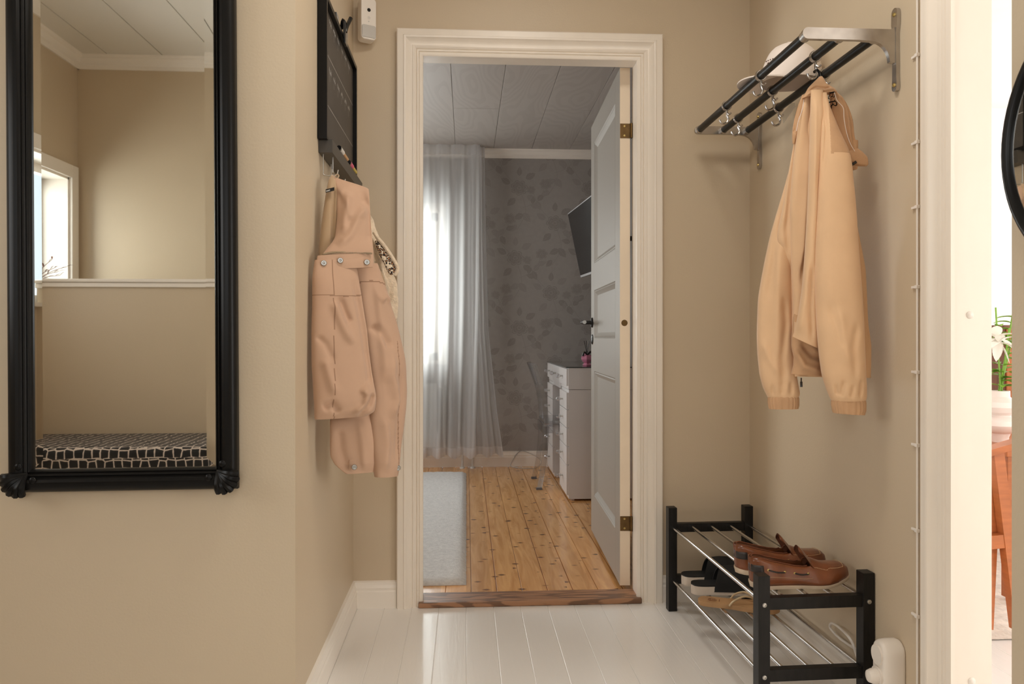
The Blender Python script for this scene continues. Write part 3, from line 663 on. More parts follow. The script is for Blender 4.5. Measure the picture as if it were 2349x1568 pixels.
for i, (ya, m1, m2, mcap, lab) in enumerate(((2.28, whitepen_m, orange_m, glossblack_m, 'white and peach chalk marker lying at the near end of the tray'), (2.47, pink_m, yellow_m, glossblack_m, 'pink and yellow chalk marker lying at the far end of the tray'))):
    t = thing('chalk_marker', lab, 'marker', (-0.3755, ya, 1.533), 0, 'chalk markers in the tray')
    def ml(p): return p
    r_ = 0.0075; zc = 1.5405; xc = -0.3755
    bm = B(); cyl(bm, (xc, ya, zc), (xc, ya+0.012, zc), r_*0.95); obj('cap', bm, mcap, t)
    bm = B(); cyl(bm, (xc, ya+0.012, zc), (xc, ya+0.065, zc), r_); obj('barrel', bm, m1, t)
    bm = B(); cyl(bm, (xc, ya+0.065, zc), (xc, ya+0.15, zc), r_*0.8); obj('grip', bm, m2, t)

# ================================================================ ALARM DETECTOR
det = thing('alarm_detector', 'white rounded alarm camera detector in the corner above the doorway', 'alarm detector', (0, 0, 0))
pc = Pd(844, 93, 2.725); dzb = pc.z
det.location = (pc.x, pc.y, dzb); det.rotation_euler = (0, 0, math.radians(26))
BASE[det.name] = Vector((0, 0, 0))
bm = B(); W2 = 0.029; Hd = 0.150; r_ = 0.013
def rr(w2, h0, h1, r, n=6):
    p = []
    for (cx, cz, a0) in ((w2-r, h1-r, 0), (-w2+r, h1-r, PI/2), (-w2+r, h0+r, PI), (w2-r, h0+r, 1.5*PI)):
        for i in range(n+1): a = a0+PI/2*i/n; p.append((cx+r*math.cos(a), cz+r*math.sin(a)))
    return p
loft(bm, [[(x, y, z) for x, z in rr(W2-s, s, Hd-s, r_-s*0.5)] for y, s in ((0.03, 0.001), (-0.004, 0.0), (-0.009, 0.002), (-0.011, 0.006))])
obj('housing', bm, plastic_m, det, local=True)
bm = B(); loft(bm, [[(x, y, z) for x, z in rr(W2-0.003-s, 0.006+s, 0.052-s, 0.007)] for y, s in ((-0.0105, 0), (-0.0125, 0.002))]); obj('sensor_window', bm, greyplastic_m, det, local=True)
bm = B(); lathe(bm, [(0.0001, -0.0135), (0.005, -0.0135), (0.0062, -0.0125), (0.0065, -0.0105)], (0, 0, 0.105), 20, 'Y'); obj('lens', bm, glossblack_m, det, local=True)
bm = B()
for k in range(5):
    a = PI/2+2*PI*k/5; p = (0.0036*math.cos(a), -0.0112, 0.077+0.0036*math.sin(a))
    tube(bm, [(p[0]+0.0020*math.cos(2*PI*j/10), p[1], p[2]+0.0020*math.sin(2*PI*j/10)) for j in range(10)], 0.0003, 5, closed=True)
obj('flower_mark', bm, greyplastic_m, det, local=True)
bm = B(); lathe(bm, [(0.0001, -0.0118), (0.002, -0.0118), (0.0024, -0.0105)], (-0.0006, 0, 0.0645), 12, 'Y'); obj('indicator', bm, greyplastic_m, det, local=True)

# ================================================================ HAT RACK
hr = thing('hat_rack', 'aluminium wall hat rack with three black bars and small hooks', 'hat rack', (WX, 2.25, 1.60))
RZ = 1.722; yn, yf = 1.816, 2.692; bxs = (0.833, 0.920, 1.008)
for yy, s in ((yn, 1), (yf, -1)):
    bm = B()
    # arm: flat bar with a rounded tip and a curved web that runs into the wall plate
    zt, zb = RZ+0.014, RZ-0.014
    poly = []
    for i in range(9): a = PI/2+PI*i/8; poly.append((bxs[0]-0.002+0.014*math.cos(a), RZ+0.014*math.sin(a)))
    poly += [(0.955, zb), (0.99, zb-0.002)]
    for i in range(7): a = i/6*PI/2; poly.append((0.99+0.046*math.sin(a), zb-0.002-0.050*(1-math.cos(a))))
    poly += [(1.0515, zb-0.055), (1.0515, zt+0.006), (1.038, zt)]
    prism(bm, poly, yy-0.006, yy+0.006, 'Y')
    obj('bracket_arm', bm, alu_m, hr, ang=30)
    bm = B(); pl = []
    z0, z1 = 1.585, 1.790
    for i in range(7): a = PI*i/6; pl.append((yy+0.013*math.cos(a), z1-0.013+0.013*math.sin(a)))
    pl += [(yy-0.013, z1-0.04), (yy-0.008, 1.728), (yy-0.009, 1.62), (yy-0.011, z0+0.012)]
    for i in range(7): a = PI+PI*i/6; pl.append((yy+0.011*math.cos(a), z0+0.011+0.011*math.sin(a)))
    pl += [(yy+0.009, 1.62), (yy+0.008, 1.728), (yy+0.013, z1-0.04)]
    prism(bm, pl, WX-0.010, WX-0.0005, 'X'); p_ = obj('wall_plate', bm, alu_m, hr, ang=30)
    for z in (z1-0.016, z0+0.016):
        bm = B(); lathe(bm, [(0.0001, -0.0145), (0.0035, -0.0135), (0.0055, -0.010), (0.0055, -0.009)], (WX, yy, z), 14, 'X'); obj('screw', bm, brasslite_m, p_)
    for x in bxs:
        bm = B(); y2 = yy+s*0.022; cyl(bm, (x, yy, RZ), (x, y2, RZ), 0.0135, 20); obj('bar_socket', bm, alu_m, hr)
for x in bxs:
    bm = B(); cyl(bm, (x, yn+0.008, RZ), (x, yf-0.008, RZ), 0.0115, 24); obj('bar', bm, black_m, hr)
hooks = [(0, 2.116), (0, 2.400), (1, 1.963), (1, 2.245), (1, 2.536), (2, 2.093), (2, 2.41)]
for bi, y in hooks:
    x = bxs[bi]; bm = B()
    tube(bm, [(x+0.0135*math.cos(2*PI*i/24), y, RZ+0.0135*math.sin(2*PI*i/24)) for i in range(24)], 0.0028, 8, closed=True)
    for dy in (-0.004, 0.004): tube(bm, [(x+0.0135*math.cos(2*PI*i/24), y+dy, RZ+0.0135*math.sin(2*PI*i/24)) for i in range(24)], 0.0024, 6, closed=True)
    tube(bm, cr([(x+0.001, y, RZ-0.013), (x+0.001, y, RZ-0.03), (x+0.005, y, RZ-0.042), (x, y, RZ-0.054), (x-0.012, y, RZ-0.058), (x-0.020, y, RZ-0.052), (x-0.022, y, RZ-0.045)], 5), [0.0035]*20+[0.003]*11, 8)
    tube(bm, cr([(x+0.001, y, RZ-0.022), (x+0.006, y-0.008, RZ-0.030), (x+0.010, y-0.014, RZ-0.026)], 4), 0.0026, 8)
    obj('hook', bm, alu_m, hr)
# cap on the rack
cap = thing('baseball_cap', 'white baseball cap lying on top of the hat rack bars', 'cap', (0.955, 2.24, 1.735))
bm = B(); cx, cy, cz = 0.962, 2.22, 1.737
rings = []
for i in range(13):
    t = i/12*PI/2; zr = 0.118*math.sin(t); rr_ = math.cos(t)**0.75
    ring = []
    for j in range(48):
        a = 2*PI*j/48; seam = 1-0.012*max(0, math.cos(a*6))**12
        ring.append((cx+0.090*rr_*seam*math.cos(a)+0.006*math.sin(t*3), cy+0.080*rr_*seam*math.sin(a), cz+zr*(1+0.05*math.cos(a))))
    rings.append(ring)
inner = [[(cx+(p[0]-cx)*0.96, cy+(p[1]-cy)*0.96, cz+(p[2]-cz)*0.95) for p in r] for r in rings]
loft(bm, [r for r in inner[::-1]]+rings, True, True)
obj('crown', bm, whitecloth_m, cap)
bm = B(); top = []; bot = []
for i in range(17):
    v = -1+2*i/16; row_t = []; row_b = []
    for j in range(9):
        u = j/8; a = PI+v*0.95
        ax, ay = cx+0.088*math.cos(a), cy+0.078*math.sin(a)
        ex, ey = cx-0.050-0.105*max(0.0, math.cos(v*PI/2))**0.75, cy-0.083*math.sin(v*PI/2)
        x = ax+(ex-ax)*u; y = ay+(ey-ay)*u; z = cz+0.005-0.004*u-0.008*v*v*u
        row_t.append((x, y, z+0.0018)); row_b.append((x, y, z-0.0018))
    top.append(row_t); bot.append(row_b)
rings = [t_+b_[::-1] for t_, b_ in zip(top, bot)]
loft(bm, rings, True, True); obj('brim', bm, whitecloth_m, cap)
bm = B(); lathe(bm, [(0.0001, 0.003), (0.005, 0.002), (0.006, 0.0)], (cx, cy, cz+0.119), 14); obj('top_button', bm, whitecloth_m, cap)
bm = B()
def onc(a, h):
    t = math.asin(h/0.118); r_ = math.cos(t)**0.75; return Vector((cx+0.0905*r_*math.cos(a), cy+0.0805*r_*math.sin(a), cz+h*(1+0.05*math.cos(a))))
bmesh.ops.create_uvsphere(bm, u_segments=12, v_segments=8, radius=0.0050, matrix=Matrix.Translation(onc(PI+0.42, 0.046)) @ Matrix.Diagonal((0.5, 0.9, 1.2, 1)))
for k in range(4):
    p = onc(PI+0.25+k*0.11, 0.060); bx(bm, p.x-0.0008, p.x+0.0008, p.y-0.0025, p.y+0.0025, p.z-0.0012, p.z+0.0012)
obj('front_emblem', bm, mat('cap_emblem', (0.08, 0.03, 0.02), 0.7), cap)
bm = B(); p = [Px(1797, 283, 1.03), Px(1793, 262, 1.03), Px(1815, 236, 1.03), Px(1823, 236, 1.03), Px(1825, 243, 1.03)]
A_ = [bm.verts.new(q) for q in p]; B_ = [bm.verts.new(q+Vector((0.0012, 0, 0))) for q in p]
bm.faces.new(A_); bm.faces.new(B_[::-1])
for i in range(5): bm.faces.new((A_[i], B_[i], B_[(i+1) % 5], A_[(i+1) % 5]))
tag(obj('plastic_tag', bm, tagfilm_m), 'clear plastic tag sticking out below the innermost black bar of the hat rack', 'tag')

# ================================================================ SHOE RACK
rk = thing('shoe_rack', 'black wooden two tier shoe rack with steel rods against the right wall', 'shoe rack', (0.746, 1.909, 0), math.radians(1.75))
BASE[rk.name] = Vector((0, 0, 0))
RW, RL, LG, LD = 0.312, 0.815, 0.031, 0.036
for (x, y) in ((0, 0), (RW-LG, 0), (0, RL-LD), (RW-LG, RL-LD)):
    bm = B(); bx(bm, x, x+LG, y, y+LD, 0, 0.37, 0.0015); obj('leg', bm, rack_m, rk, local=True)
for y in (0.006, RL-LD+0.006):
    for (a, b) in ((0.281, 0.312), (0.096, 0.127)):
        bm = B(); bx(bm, LG-0.002, RW-LG+0.002, y, y+0.024, a, b, 0.0012); obj('end_rail', bm, rack_m, rk, local=True)
for z in (0.300, 0.112):
    for k in range(5):
        x = 0.0155+k*(RW-0.031)/4
        bm = B(); ya = 0.030 if 0 < k < 4 else 0.034
        cyl(bm, (x, ya-0.004, z), (x, RL-ya+0.004, z), 0.0055, 16); obj('rod', bm, chrome_m, rk, local=True)
for x in (LG/2, RW-LG/2):
    for z in (0.2965, 0.1115):
        bm = B(); lathe(bm, [(0.0001, -0.0012), (0.0024, -0.0014), (0.0028, -0.0028), (0.0055, -0.002), (0.0062, 0.0005)], (x, 0, z), 18, 'Y'); obj('bolt', bm, steel_m, rk, local=True)

# ---- loafers
def smooth01(t): t = max(0, min(1, t)); return t*t*(3-2*t)
def lerp_tab(tab, t):
    for i in range(len(tab)-1):
        if t <= tab[i+1][0]:
            a, b = tab[i], tab[i+1]; s = (t-a[0])/(b[0]-a[0]); return [a[k]+(b[k]-a[k])*s for k in range(1, len(a))]
    return list(tab[-1][1:])
def shoe_plan(t, L, W):      # half widths left/right at t (0 heel .. 1 toe)
    e = lerp_tab([(0, 0.0), (0.02, 0.40), (0.06, 0.60), (0.14, 0.68), (0.3, 0.66), (0.45, 0.72), (0.62, 0.92), (0.74, 1.0), (0.84, 0.96), (0.92, 0.78), (0.97, 0.52), (1.0, 0.0)], t)[0]
    return e*W
def loafer(name, label, loc, rz, L=0.272, W=0.044):
    t0 = thing(name, label, 'shoe', loc, rz, 'brown loafers on the top shelf'); BASE[t0.name] = Vector((0, 0, 0))
    N = 44; ts = [0.5-0.5*math.cos(PI*i/N) for i in range(N+1)]; ts[0] = 0.0015; ts[-1] = 0.9985
    def spring(t): return 0.019*smooth01((t-0.62)/0.38)**1.5+0.003*smooth01((0.12-t)/0.12)
    # sole
    bm = B(); rings = []
    for t in ts:
        w_ = shoe_plan(t, L, W)+0.0022; x = t*L; s = spring(t); h = 0.015-0.003*t
        sec = []
        for (u, v) in ((-1, 1), (-1.02, 0.55), (-0.97, 0.12), (-0.85, 0), (0, 0), (0.85, 0), (0.97, 0.12), (1.02, 0.55), (1, 1), (0, 1)):
            sec.append((x+(t-0.5)*0.008*(1 if v > .3 else 0.5), w_*u, s+h*v))
        rings.append(sec)
    loft(bm, rings); obj('sole', bm, sole_m, t0, local=True)
    # upper shell
    HT = [(0, 0.070, 0.070, 0), (0.06, 0.072, 0.072, 0), (0.2, 0.062, 0.062, 0), (0.4, 0.050, 0.050, 0), (0.50, 0.049, 0.047, 0), (0.56, 0.062, 0.050, 0), (0.62, 0.061, 0.04, 0), (0.72, 0.050, 0.03, 0), (0.82, 0.041, 0.03, 0), (0.9, 0.034, 0.02, 0), (0.96, 0.026, 0.02, 0), (1.0, 0.008, 0.01, 0)]
    CT = [(a[0], a[2]) for a in HT]; HH = [(a[0], a[1]) for a in HT]
    M_ = 24; topo = 0.545
    bm = B(); grid = []
    for t in ts:
        w_ = shoe_plan(t, L, W); x = t*L; s = spring(t)+0.0125-0.002*t
        hh, col, slot = lerp_tab(HT, t)
        row = []
        open_ = t < topo
        for j in range(M_+1):
            u = j/M_
            if open_:
                # side walls up to the collar, the middle verts unused
                k = min(u, 1-u)/0.30; sg = -1 if u < 0.5 else 1
                k = min(1, k); bul = 1+0.05*math.sin(PI*k); z = s+col*k; yy = sg*w_*bul*(1-0.20*k*k)
                if t > 0.42: yy *= 1-0.10*smooth01((t-0.42)/0.12)*k
            else:
                a = PI*(1-u); ex = 0.75+0.25*smooth01((t-topo)/0.3)
                cu = math.cos(a); su = math.sin(a)
                yy = w_*math.copysign(abs(cu)**0.80, cu)*(1+0.03*su); z = s+hh*su**(1.15 if t < 0.75 else 0.75)
                # moc seam ridge
                if t > 0.60:
                    for uc in (0.27, 0.73): z += 0.0030*math.exp(-((u-uc)/0.03)**2)
            row.append(bm.verts.new((x+(0.004 if t < 0.05 else 0)*(z-s)/0.05*-1, yy, z)))
        grid.append(row)
    j0, j1 = int(0.30*M_+0.5), M_-int(0.30*M_+0.5)
    for i in range(N):
        for j in range(M_):
            if ts[i] < topo and j0 <= j < j1: continue
            if grid[i][j].co == grid[i][j+1].co: continue
            try: bm.faces.new((grid[i][j], grid[i][j+1], grid[i+1][j+1], grid[i+1][j]))
            except Exception: pass
    for v in [v for v in bm.verts if not v.link_faces]: bm.verts.remove(v)
    up = obj('upper', bm, leather_m, t0, local=True, ang=60)
    sm = up.modifiers.new('thickness', 'SOLIDIFY'); sm.thickness = 0.0026; sm.offset = -1
    # heel patch
    bm = B(); rows_ = []
    for k in range(13):
        v = -1+2*k/12; t = 0.003+0.10*abs(v)**1.7; wv = shoe_plan(max(t, 0.004), L, W)*1.07+0.0022
        for_ = []
        for z in (0.046, 0.053, 0.060, 0.066):
            kk = (z-0.0125)/0.070; for_.append((t*L-0.0042*kk-0.0022, math.copysign(wv*(1-0.19*kk*kk), v) if abs(v) > 0.01 else 0, z))
        rows_.append(for_)
    loft(bm, rows_, closed=False); o = obj('heel_patch', bm, leatherdk_m, t0, local=True, ang=60)
    sm = o.modifiers.new('thickness', 'SOLIDIFY'); sm.thickness = 0.0016; sm.offset = 0
    # insole and tongue
    bm = B(); rings = []
    for i in range(20):
        t = 0.02+0.6*i/19; w_ = shoe_plan(t, L, W)*0.9; rings.append([(t*L, -w_, 0.021), (t*L, 0, 0.019), (t*L, w_, 0.021), (t*L, 0, 0.0165)])
    loft(bm, rings); obj('insole', bm, leatherdk_m, t0, local=True)
    bm = B(); rings = []
    for i in range(12):
        s_ = i/11; t = 0.62-0.145*s_; zc = 0.070+0.046*s_**1.1-0.005*s_**4; hw_ = (0.035-0.009*s_)*(1 if i < 10 else 0.85 if i == 10 else 0.6)
        rr_ = [(t*L, hw_*q, zc-(0.024-0.012*s_)*q*q) for q in (-1, -0.6, -0.2, 0.2, 0.6, 1)]
        rings.append(rr_+[(p[0]+0.0015, p[1], p[2]-0.0028) for p in rr_[::-1]])
    loft(bm, rings); tg = obj('tongue', bm, leather_m, t0, local=True, ang=60)
    bm = B(); rings2 = [[(p[0]-0.0006, p[1]*0.93, p[2]-0.0004-0.0026) for p in r[:6]]+[(p[0]+0.0004, p[1]*0.93, p[2]-0.0044) for p in r[:6][::-1]] for r in rings]
    loft(bm, rings2); obj('tongue_lining', bm, suede_m, tg, local=True, ang=60)
    # collar rim
    for sg in (-1, 1):
        bm = B(); pts = []
        for i in range(16):
            t = 0.004+0.53*i/15; col = lerp_tab(CT, t)[0]
            w_ = shoe_plan(max(t, 0.004), L, W)*(1-0.20)*(1-0.10*smooth01((t-0.42)/0.12)); pts.append((t*L, sg*w_*1.0, 0.0125+col))
        tube(bm, cr(pts, 3), 0.0019, 8); obj('collar_binding', bm, suede_m, t0, local=True)
    # side lace with eyelets, stitches
    for sg in (-1, 1):
        def sp(t, kz):
            w_ = shoe_plan(t, L, W); return (t*L, sg*(w_*(1+0.05*math.sin(PI*kz))*(1-0.20*kz*kz)+0.0024), spring(t)+0.0125+lerp_tab(CT, t)[0]*kz)
        for (a, b) in ((0.13, 0.30), (0.40, 0.53)):
            bm = B(); tube(bm, cr([Vector(sp(a, 0.62)), Vector(sp((a+b)/2, 0.58))+Vector((0, sg*0.0015, 0)), Vector(sp(b, 0.60))], 5), 0.0021, 6)
            obj('side_lace', bm, leatherdk_m, t0, local=True)
        for a in (0.13, 0.30, 0.40, 0.53):
            bm = B(); p = Vector(sp(a, 0.62)); lathe(bm, [(0.0022, -0.0008), (0.0036, 0.0), (0.0022, 0.0010)], (0, 0, 0), 12, 'Y')
            vs = list(bm.verts)[-36:]
            for v in vs: v.co += p
            obj('eyelet', bm, brasslite_m, t0, local=True)
        bm = B()
        for i in range(34):
            t = 0.10+0.46*i/33; p = Vector(sp(t, 0.36)); bx(bm, p.x-0.0013, p.x+0.0013, p.y-0.0006, p.y+0.0006, p.z-0.0004, p.z+0.0004)
        obj('side_stitching', bm, thread_m, t0, local=True)
    bm = B()
    def surf(t, u):
        w_ = shoe_plan(t, L, W); x = t*L; sz = spring(t)+0.0125-0.002*t; hh = lerp_tab(HH, t)[0]; a = PI*(1-u); cu, su = math.cos(a), math.sin(a)
        return Vector((x, 1.035*w_*math.copysign(abs(cu)**0.80, cu)*(1+0.03*su), sz+0.0012+hh*su**(1.15 if t < 0.75 else 0.75)))
    path = [surf(0.60+0.30*k/14, 0.25) for k in range(15)]+[surf(0.905+0.02*math.sin(PI*k/9), 0.25+0.5*k/9) for k in range(10)]+[surf(0.90-0.30*k/14, 0.75) for k in range(15)]
    path = cr(path, 3)
    for i in range(0, len(path)-2, 2):
        a, b = path[i]+Vector((0, 0, 0.0034)), path[i].lerp(path[i+1], 0.9)+Vector((0, 0, 0.0034)); tube(bm, [a, b], 0.0009, 5)
    obj('toe_stitching', bm, thread_m, t0, local=True)
    return t0
lo = Pd(1727, 1340, 2.06)
loafer('loafer', 'brown leather loafer with cream sole, the nearer of the pair on the top shelf', (0.768, 2.02, 0.3060), math.radians(3))
loafer('loafer', 'brown leather loafer behind its pair, nearer the corner, on the top shelf', (0.772, 2.145, 0.3060), math.radians(2), L=0.262)

# ---- slippers and flip-flop
def slide(label, loc, rz):
    t0 = thing('slide_sandal', label, 'sandal', loc, rz, 'black slides on the lower shelf'); BASE[t0.name] = Vector((0, 0, 0)); L, W = 0.268, 0.047
    N = 30; ts = [0.5-0.5*math.cos(PI*i/N) for i in range(N+1)]; ts[0] = 0.0015; ts[-1] = 0.9985
    bm = B(); loft(bm, [[(t*L, shoe_plan(t, L, W)*u, 0.030*v+0.004*smooth01((t-.6)/.4)) for u, v in ((-1, 1), (-1.02, .5), (-.98, .08), (-.9, 0), (0, 0), (.9, 0), (.98, .08), (1.02, .5), (1, 1), (0, 1))] for t in ts]); obj('sole', bm, whitesole_m, t0, local=True)
    bm = B(); loft(bm, [[(t*L, shoe_plan(t, L, W)*0.985*u, 0.0285+0.006*v+0.004*smooth01((t-.6)/.4)) for u, v in ((-1, 1), (-1, 0), (1, 0), (1, 1), (.5, .6), (-.5, .6))] for t in ts]); obj('footbed', bm, slide_m, t0, local=True)
    for (a0, b0, a1, b1) in ((0.26, 0.50, 0.48, 0.76), (0.46, 0.74, 0.30, 0.56)):
        bm = B(); rings = []
        for i in range(15):
            u = i/14; th = PI*u; ta = a0+(a1-a0)*u; tb = b0+(b1-b0)*u; sec = []
            for (t, k) in ((ta, 1.0), ((ta+tb)/2, 1.03), (tb, 1.0), (tb, 0.94), (ta, 0.94)):
                w_ = shoe_plan(t, L, W)*1.02*k; sec.append((t*L, -w_*math.cos(th), 0.012+0.078*k*math.sin(th)**0.7))
            rings.append(sec)
        loft(bm, rings); obj('strap', bm, slide_m, t0, local=True)
slide('black slide sandal with white sole, nearer of the two on the lower shelf', (0.757, 2.535, 0.1180), math.radians(-2))
slide('black slide sandal at the far end of the lower shelf by the wall', (0.752, 2.632, 0.1180), math.radians(1))
t0 = thing('flip_flop', 'tan flip-flop with pale gold strap on the lower shelf behind the near leg', 'sandal', (0.752, 2.440, 0.118), math.radians(-22)); BASE[t0.name] = Vector((0, 0, 0)); L, W = 0.252, 0.042
ts = [0.5-0.5*math.cos(PI*i/30) for i in range(31)]; ts[0] = 0.0015; ts[-1] = 0.9985
bm = B(); loft(bm, [[(t*L, (shoe_plan(t, L, W)+0.002)*u, 0.015*v) for u, v in ((-1, 1), (-1, .2), (-.97, 0), (.97, 0), (1, .2), (1, 1), (0, .94))] for t in ts]); obj('footbed', bm, flip_m, t0, local=True)
for sg in (-1, 1):
    bm = B(); tube(bm, cr([(0.10, sg*0.034, 0.012), (0.115, sg*0.033, 0.030), (0.145, sg*0.022, 0.043), (0.172, sg*0.008, 0.034), (0.180, 0, 0.016)], 6), 0.0032, 8); obj('strap', bm, gold_m, t0, local=True)
bm = B(); tube(bm, [(0.045+0.013*math.cos(2*PI*i/24), 0.013*math.sin(2*PI*i/24), 0.0150) for i in range(24)], 0.0007, 6, closed=True)
for k in range(3): bx(bm, 0.037+k*0.006, 0.040+k*0.006, -0.007+0.002*k, 0.006, 0.0145, 0.0155)
for k in range(4): bx(bm, 0.066, 0.068, -0.009+k*0.005, -0.006+k*0.005, 0.0145, 0.0155)
obj('heel_print', bm, flipmark_m, t0, local=True)

# ================================================================ POWER STRIP AND CABLES
ps = thing('power_strip', 'white rounded power strip standing against the right wall beside the shoe rack', 'power strip', (1.035, 1.81, 0))
bm = B(); yc = 1.812; hw_ = 0.032; top = 0.243
def pill(hw__, z1, r, n=10):
    p = [(yc-hw__, 0.0), (yc+hw__, 0.0)]
    for i in range(n+1): a = PI*i/n; p.append((yc+hw__*math.cos(a), z1-hw__*0.95+hw__*0.95*math.sin(a)))
    return p
loft(bm, [[(x, y, z) for y, z in pill(hw_-s, top-s*0.8, 0.02)] for x, s in ((1.0585, 0.003), (1.052, 0.0), (1.030, 0.0), (1.016, 0.002), (1.009, 0.006), (1.006, 0.011))])
obj('housing', bm, plastic_m, ps)
for k in range(3):
    bm = B(); z = 0.205-k*0.052
    lathe(bm, [(0.021, -0.003), (0.0235, -0.004), (0.0235, 0.002), (0.0205, 0.002), (0.0195, 0.0005), (0.019, 0.0)], (1.006, yc, z), 28, 'X')
    lathe(bm, [(0.0205, -0.0005), (0.019, 0.0003), (0.0001, 0.0004)], (1.006, yc, z), 28, 'X', 1)
    s_ = obj('socket', bm, [plastic_m, greyplastic_m], ps)
bm = B(); lathe(bm, [(0.018, 0.0), (0.018, -0.012), (0.014, -0.022), (0.006, -0.026), (0.0001, -0.026)], (1.004, yc, 0.153), 24, 'X'); tag(obj('plug', bm, plastic_m), 'white plug pushed into the power strip', 'plug')
def fpipe(name, pts, r, m, label, cat, k=8, grp=None):
    bm = B(); tube(bm, cr(pts, k), r, 8); o = obj(name, bm, m); tag(o, label, cat, grp); return o
fpipe('cable', [Px(1978, 1540, 1.045), Px(1972, 1520, 1.045), Px(1964, 1500, 1.045), Px(1957, 1478, 1.04), Px(1945, 1458, 1.035), Px(1922, 1436, 1.035), Px(1907, 1429, 1.037), Px(1905, 1440, 1.042), Px(1925, 1462, 1.045), Px(1955, 1483, 1.048), Px(1985, 1500, 1.052)], 0.0036, plastic_m, 'white looped cable behind the near end of the shoe rack', 'cable')
cable_pts = [(WX-0.004, 1.729, z) for z in (2.6, 2.0, 1.6, 1.2, 0.8, 0.4, 0.15, 0.02)]
fpipe('cable', cable_pts, 0.0028, plastic_m, 'thin white cable clipped up along the edge of the right door casing', 'cable', 3)
cwords = ['top', 'second', 'third', 'fourth', 'fifth', 'sixth', 'seventh', 'lowest']
for i, py in enumerate((128, 327, 475, 658, 853, 1020, 1215, 1411)):
    p = Py(2103, py, 1.735); z = p.z
    bm = B(); bx(bm, WX-0.0085, WX-0.0005, 1.724, 1.735, z-0.004, z+0.004, 0.001); bx(bm, WX-0.006, WX-0.0005, 1.735, 1.752, z-0.003, z+0.003, 0.001)
    tag(obj('cable_clip', bm, plastic_m), 'white cable clip beside the right door casing, %s of the eight going down' % cwords[i], 'cable clip', 'cable clips along the casing')

# ================================================================ GARMENTS
def pchip(xs, ys):
    n = len(xs); h = [xs[i+1]-xs[i] for i in range(n-1)]; d = [(ys[i+1]-ys[i])/h[i] for i in range(n-1)]; m = [0]*n
    m[0] = d[0]; m[-1] = d[-1]
    for i in range(1, n-1):
        m[i] = 0 if d[i-1]*d[i] <= 0 else (h[i-1]+h[i])/((h[i-1])/d[i-1]+(h[i])/d[i])
    def f(x):
        i = 0
        while i < n-2 and x > xs[i+1]: i += 1
        t = (x-xs[i])/h[i]; return ((2*t**3-3*t*t+1)*ys[i]+(t**3-2*t*t+t)*h[i]*m[i]+(-2*t**3+3*t*t)*ys[i+1]+(t**3-t*t)*h[i]*m[i+1])
    return f
def pdist(px, py, line):
    best = 1e9; sg = 1; tt = 0; tot = len(line)-1
    for i in range(tot):
        ax, ay = line[i]; bx_, by_ = line[i+1]; dx, dy = bx_-ax, by_-ay; q = dx*dx+dy*dy
        t = max(0, min(1, ((px-ax)*dx+(py-ay)*dy)/q)); ex, ey = px-ax-t*dx, py-ay-t*dy; dd = math.hypot(ex, ey)
        if dd < best: best = dd; sg = 1 if (dy*ex-dx*ey) > 0 else -1; tt = (i+t)/tot
    return best, sg, tt
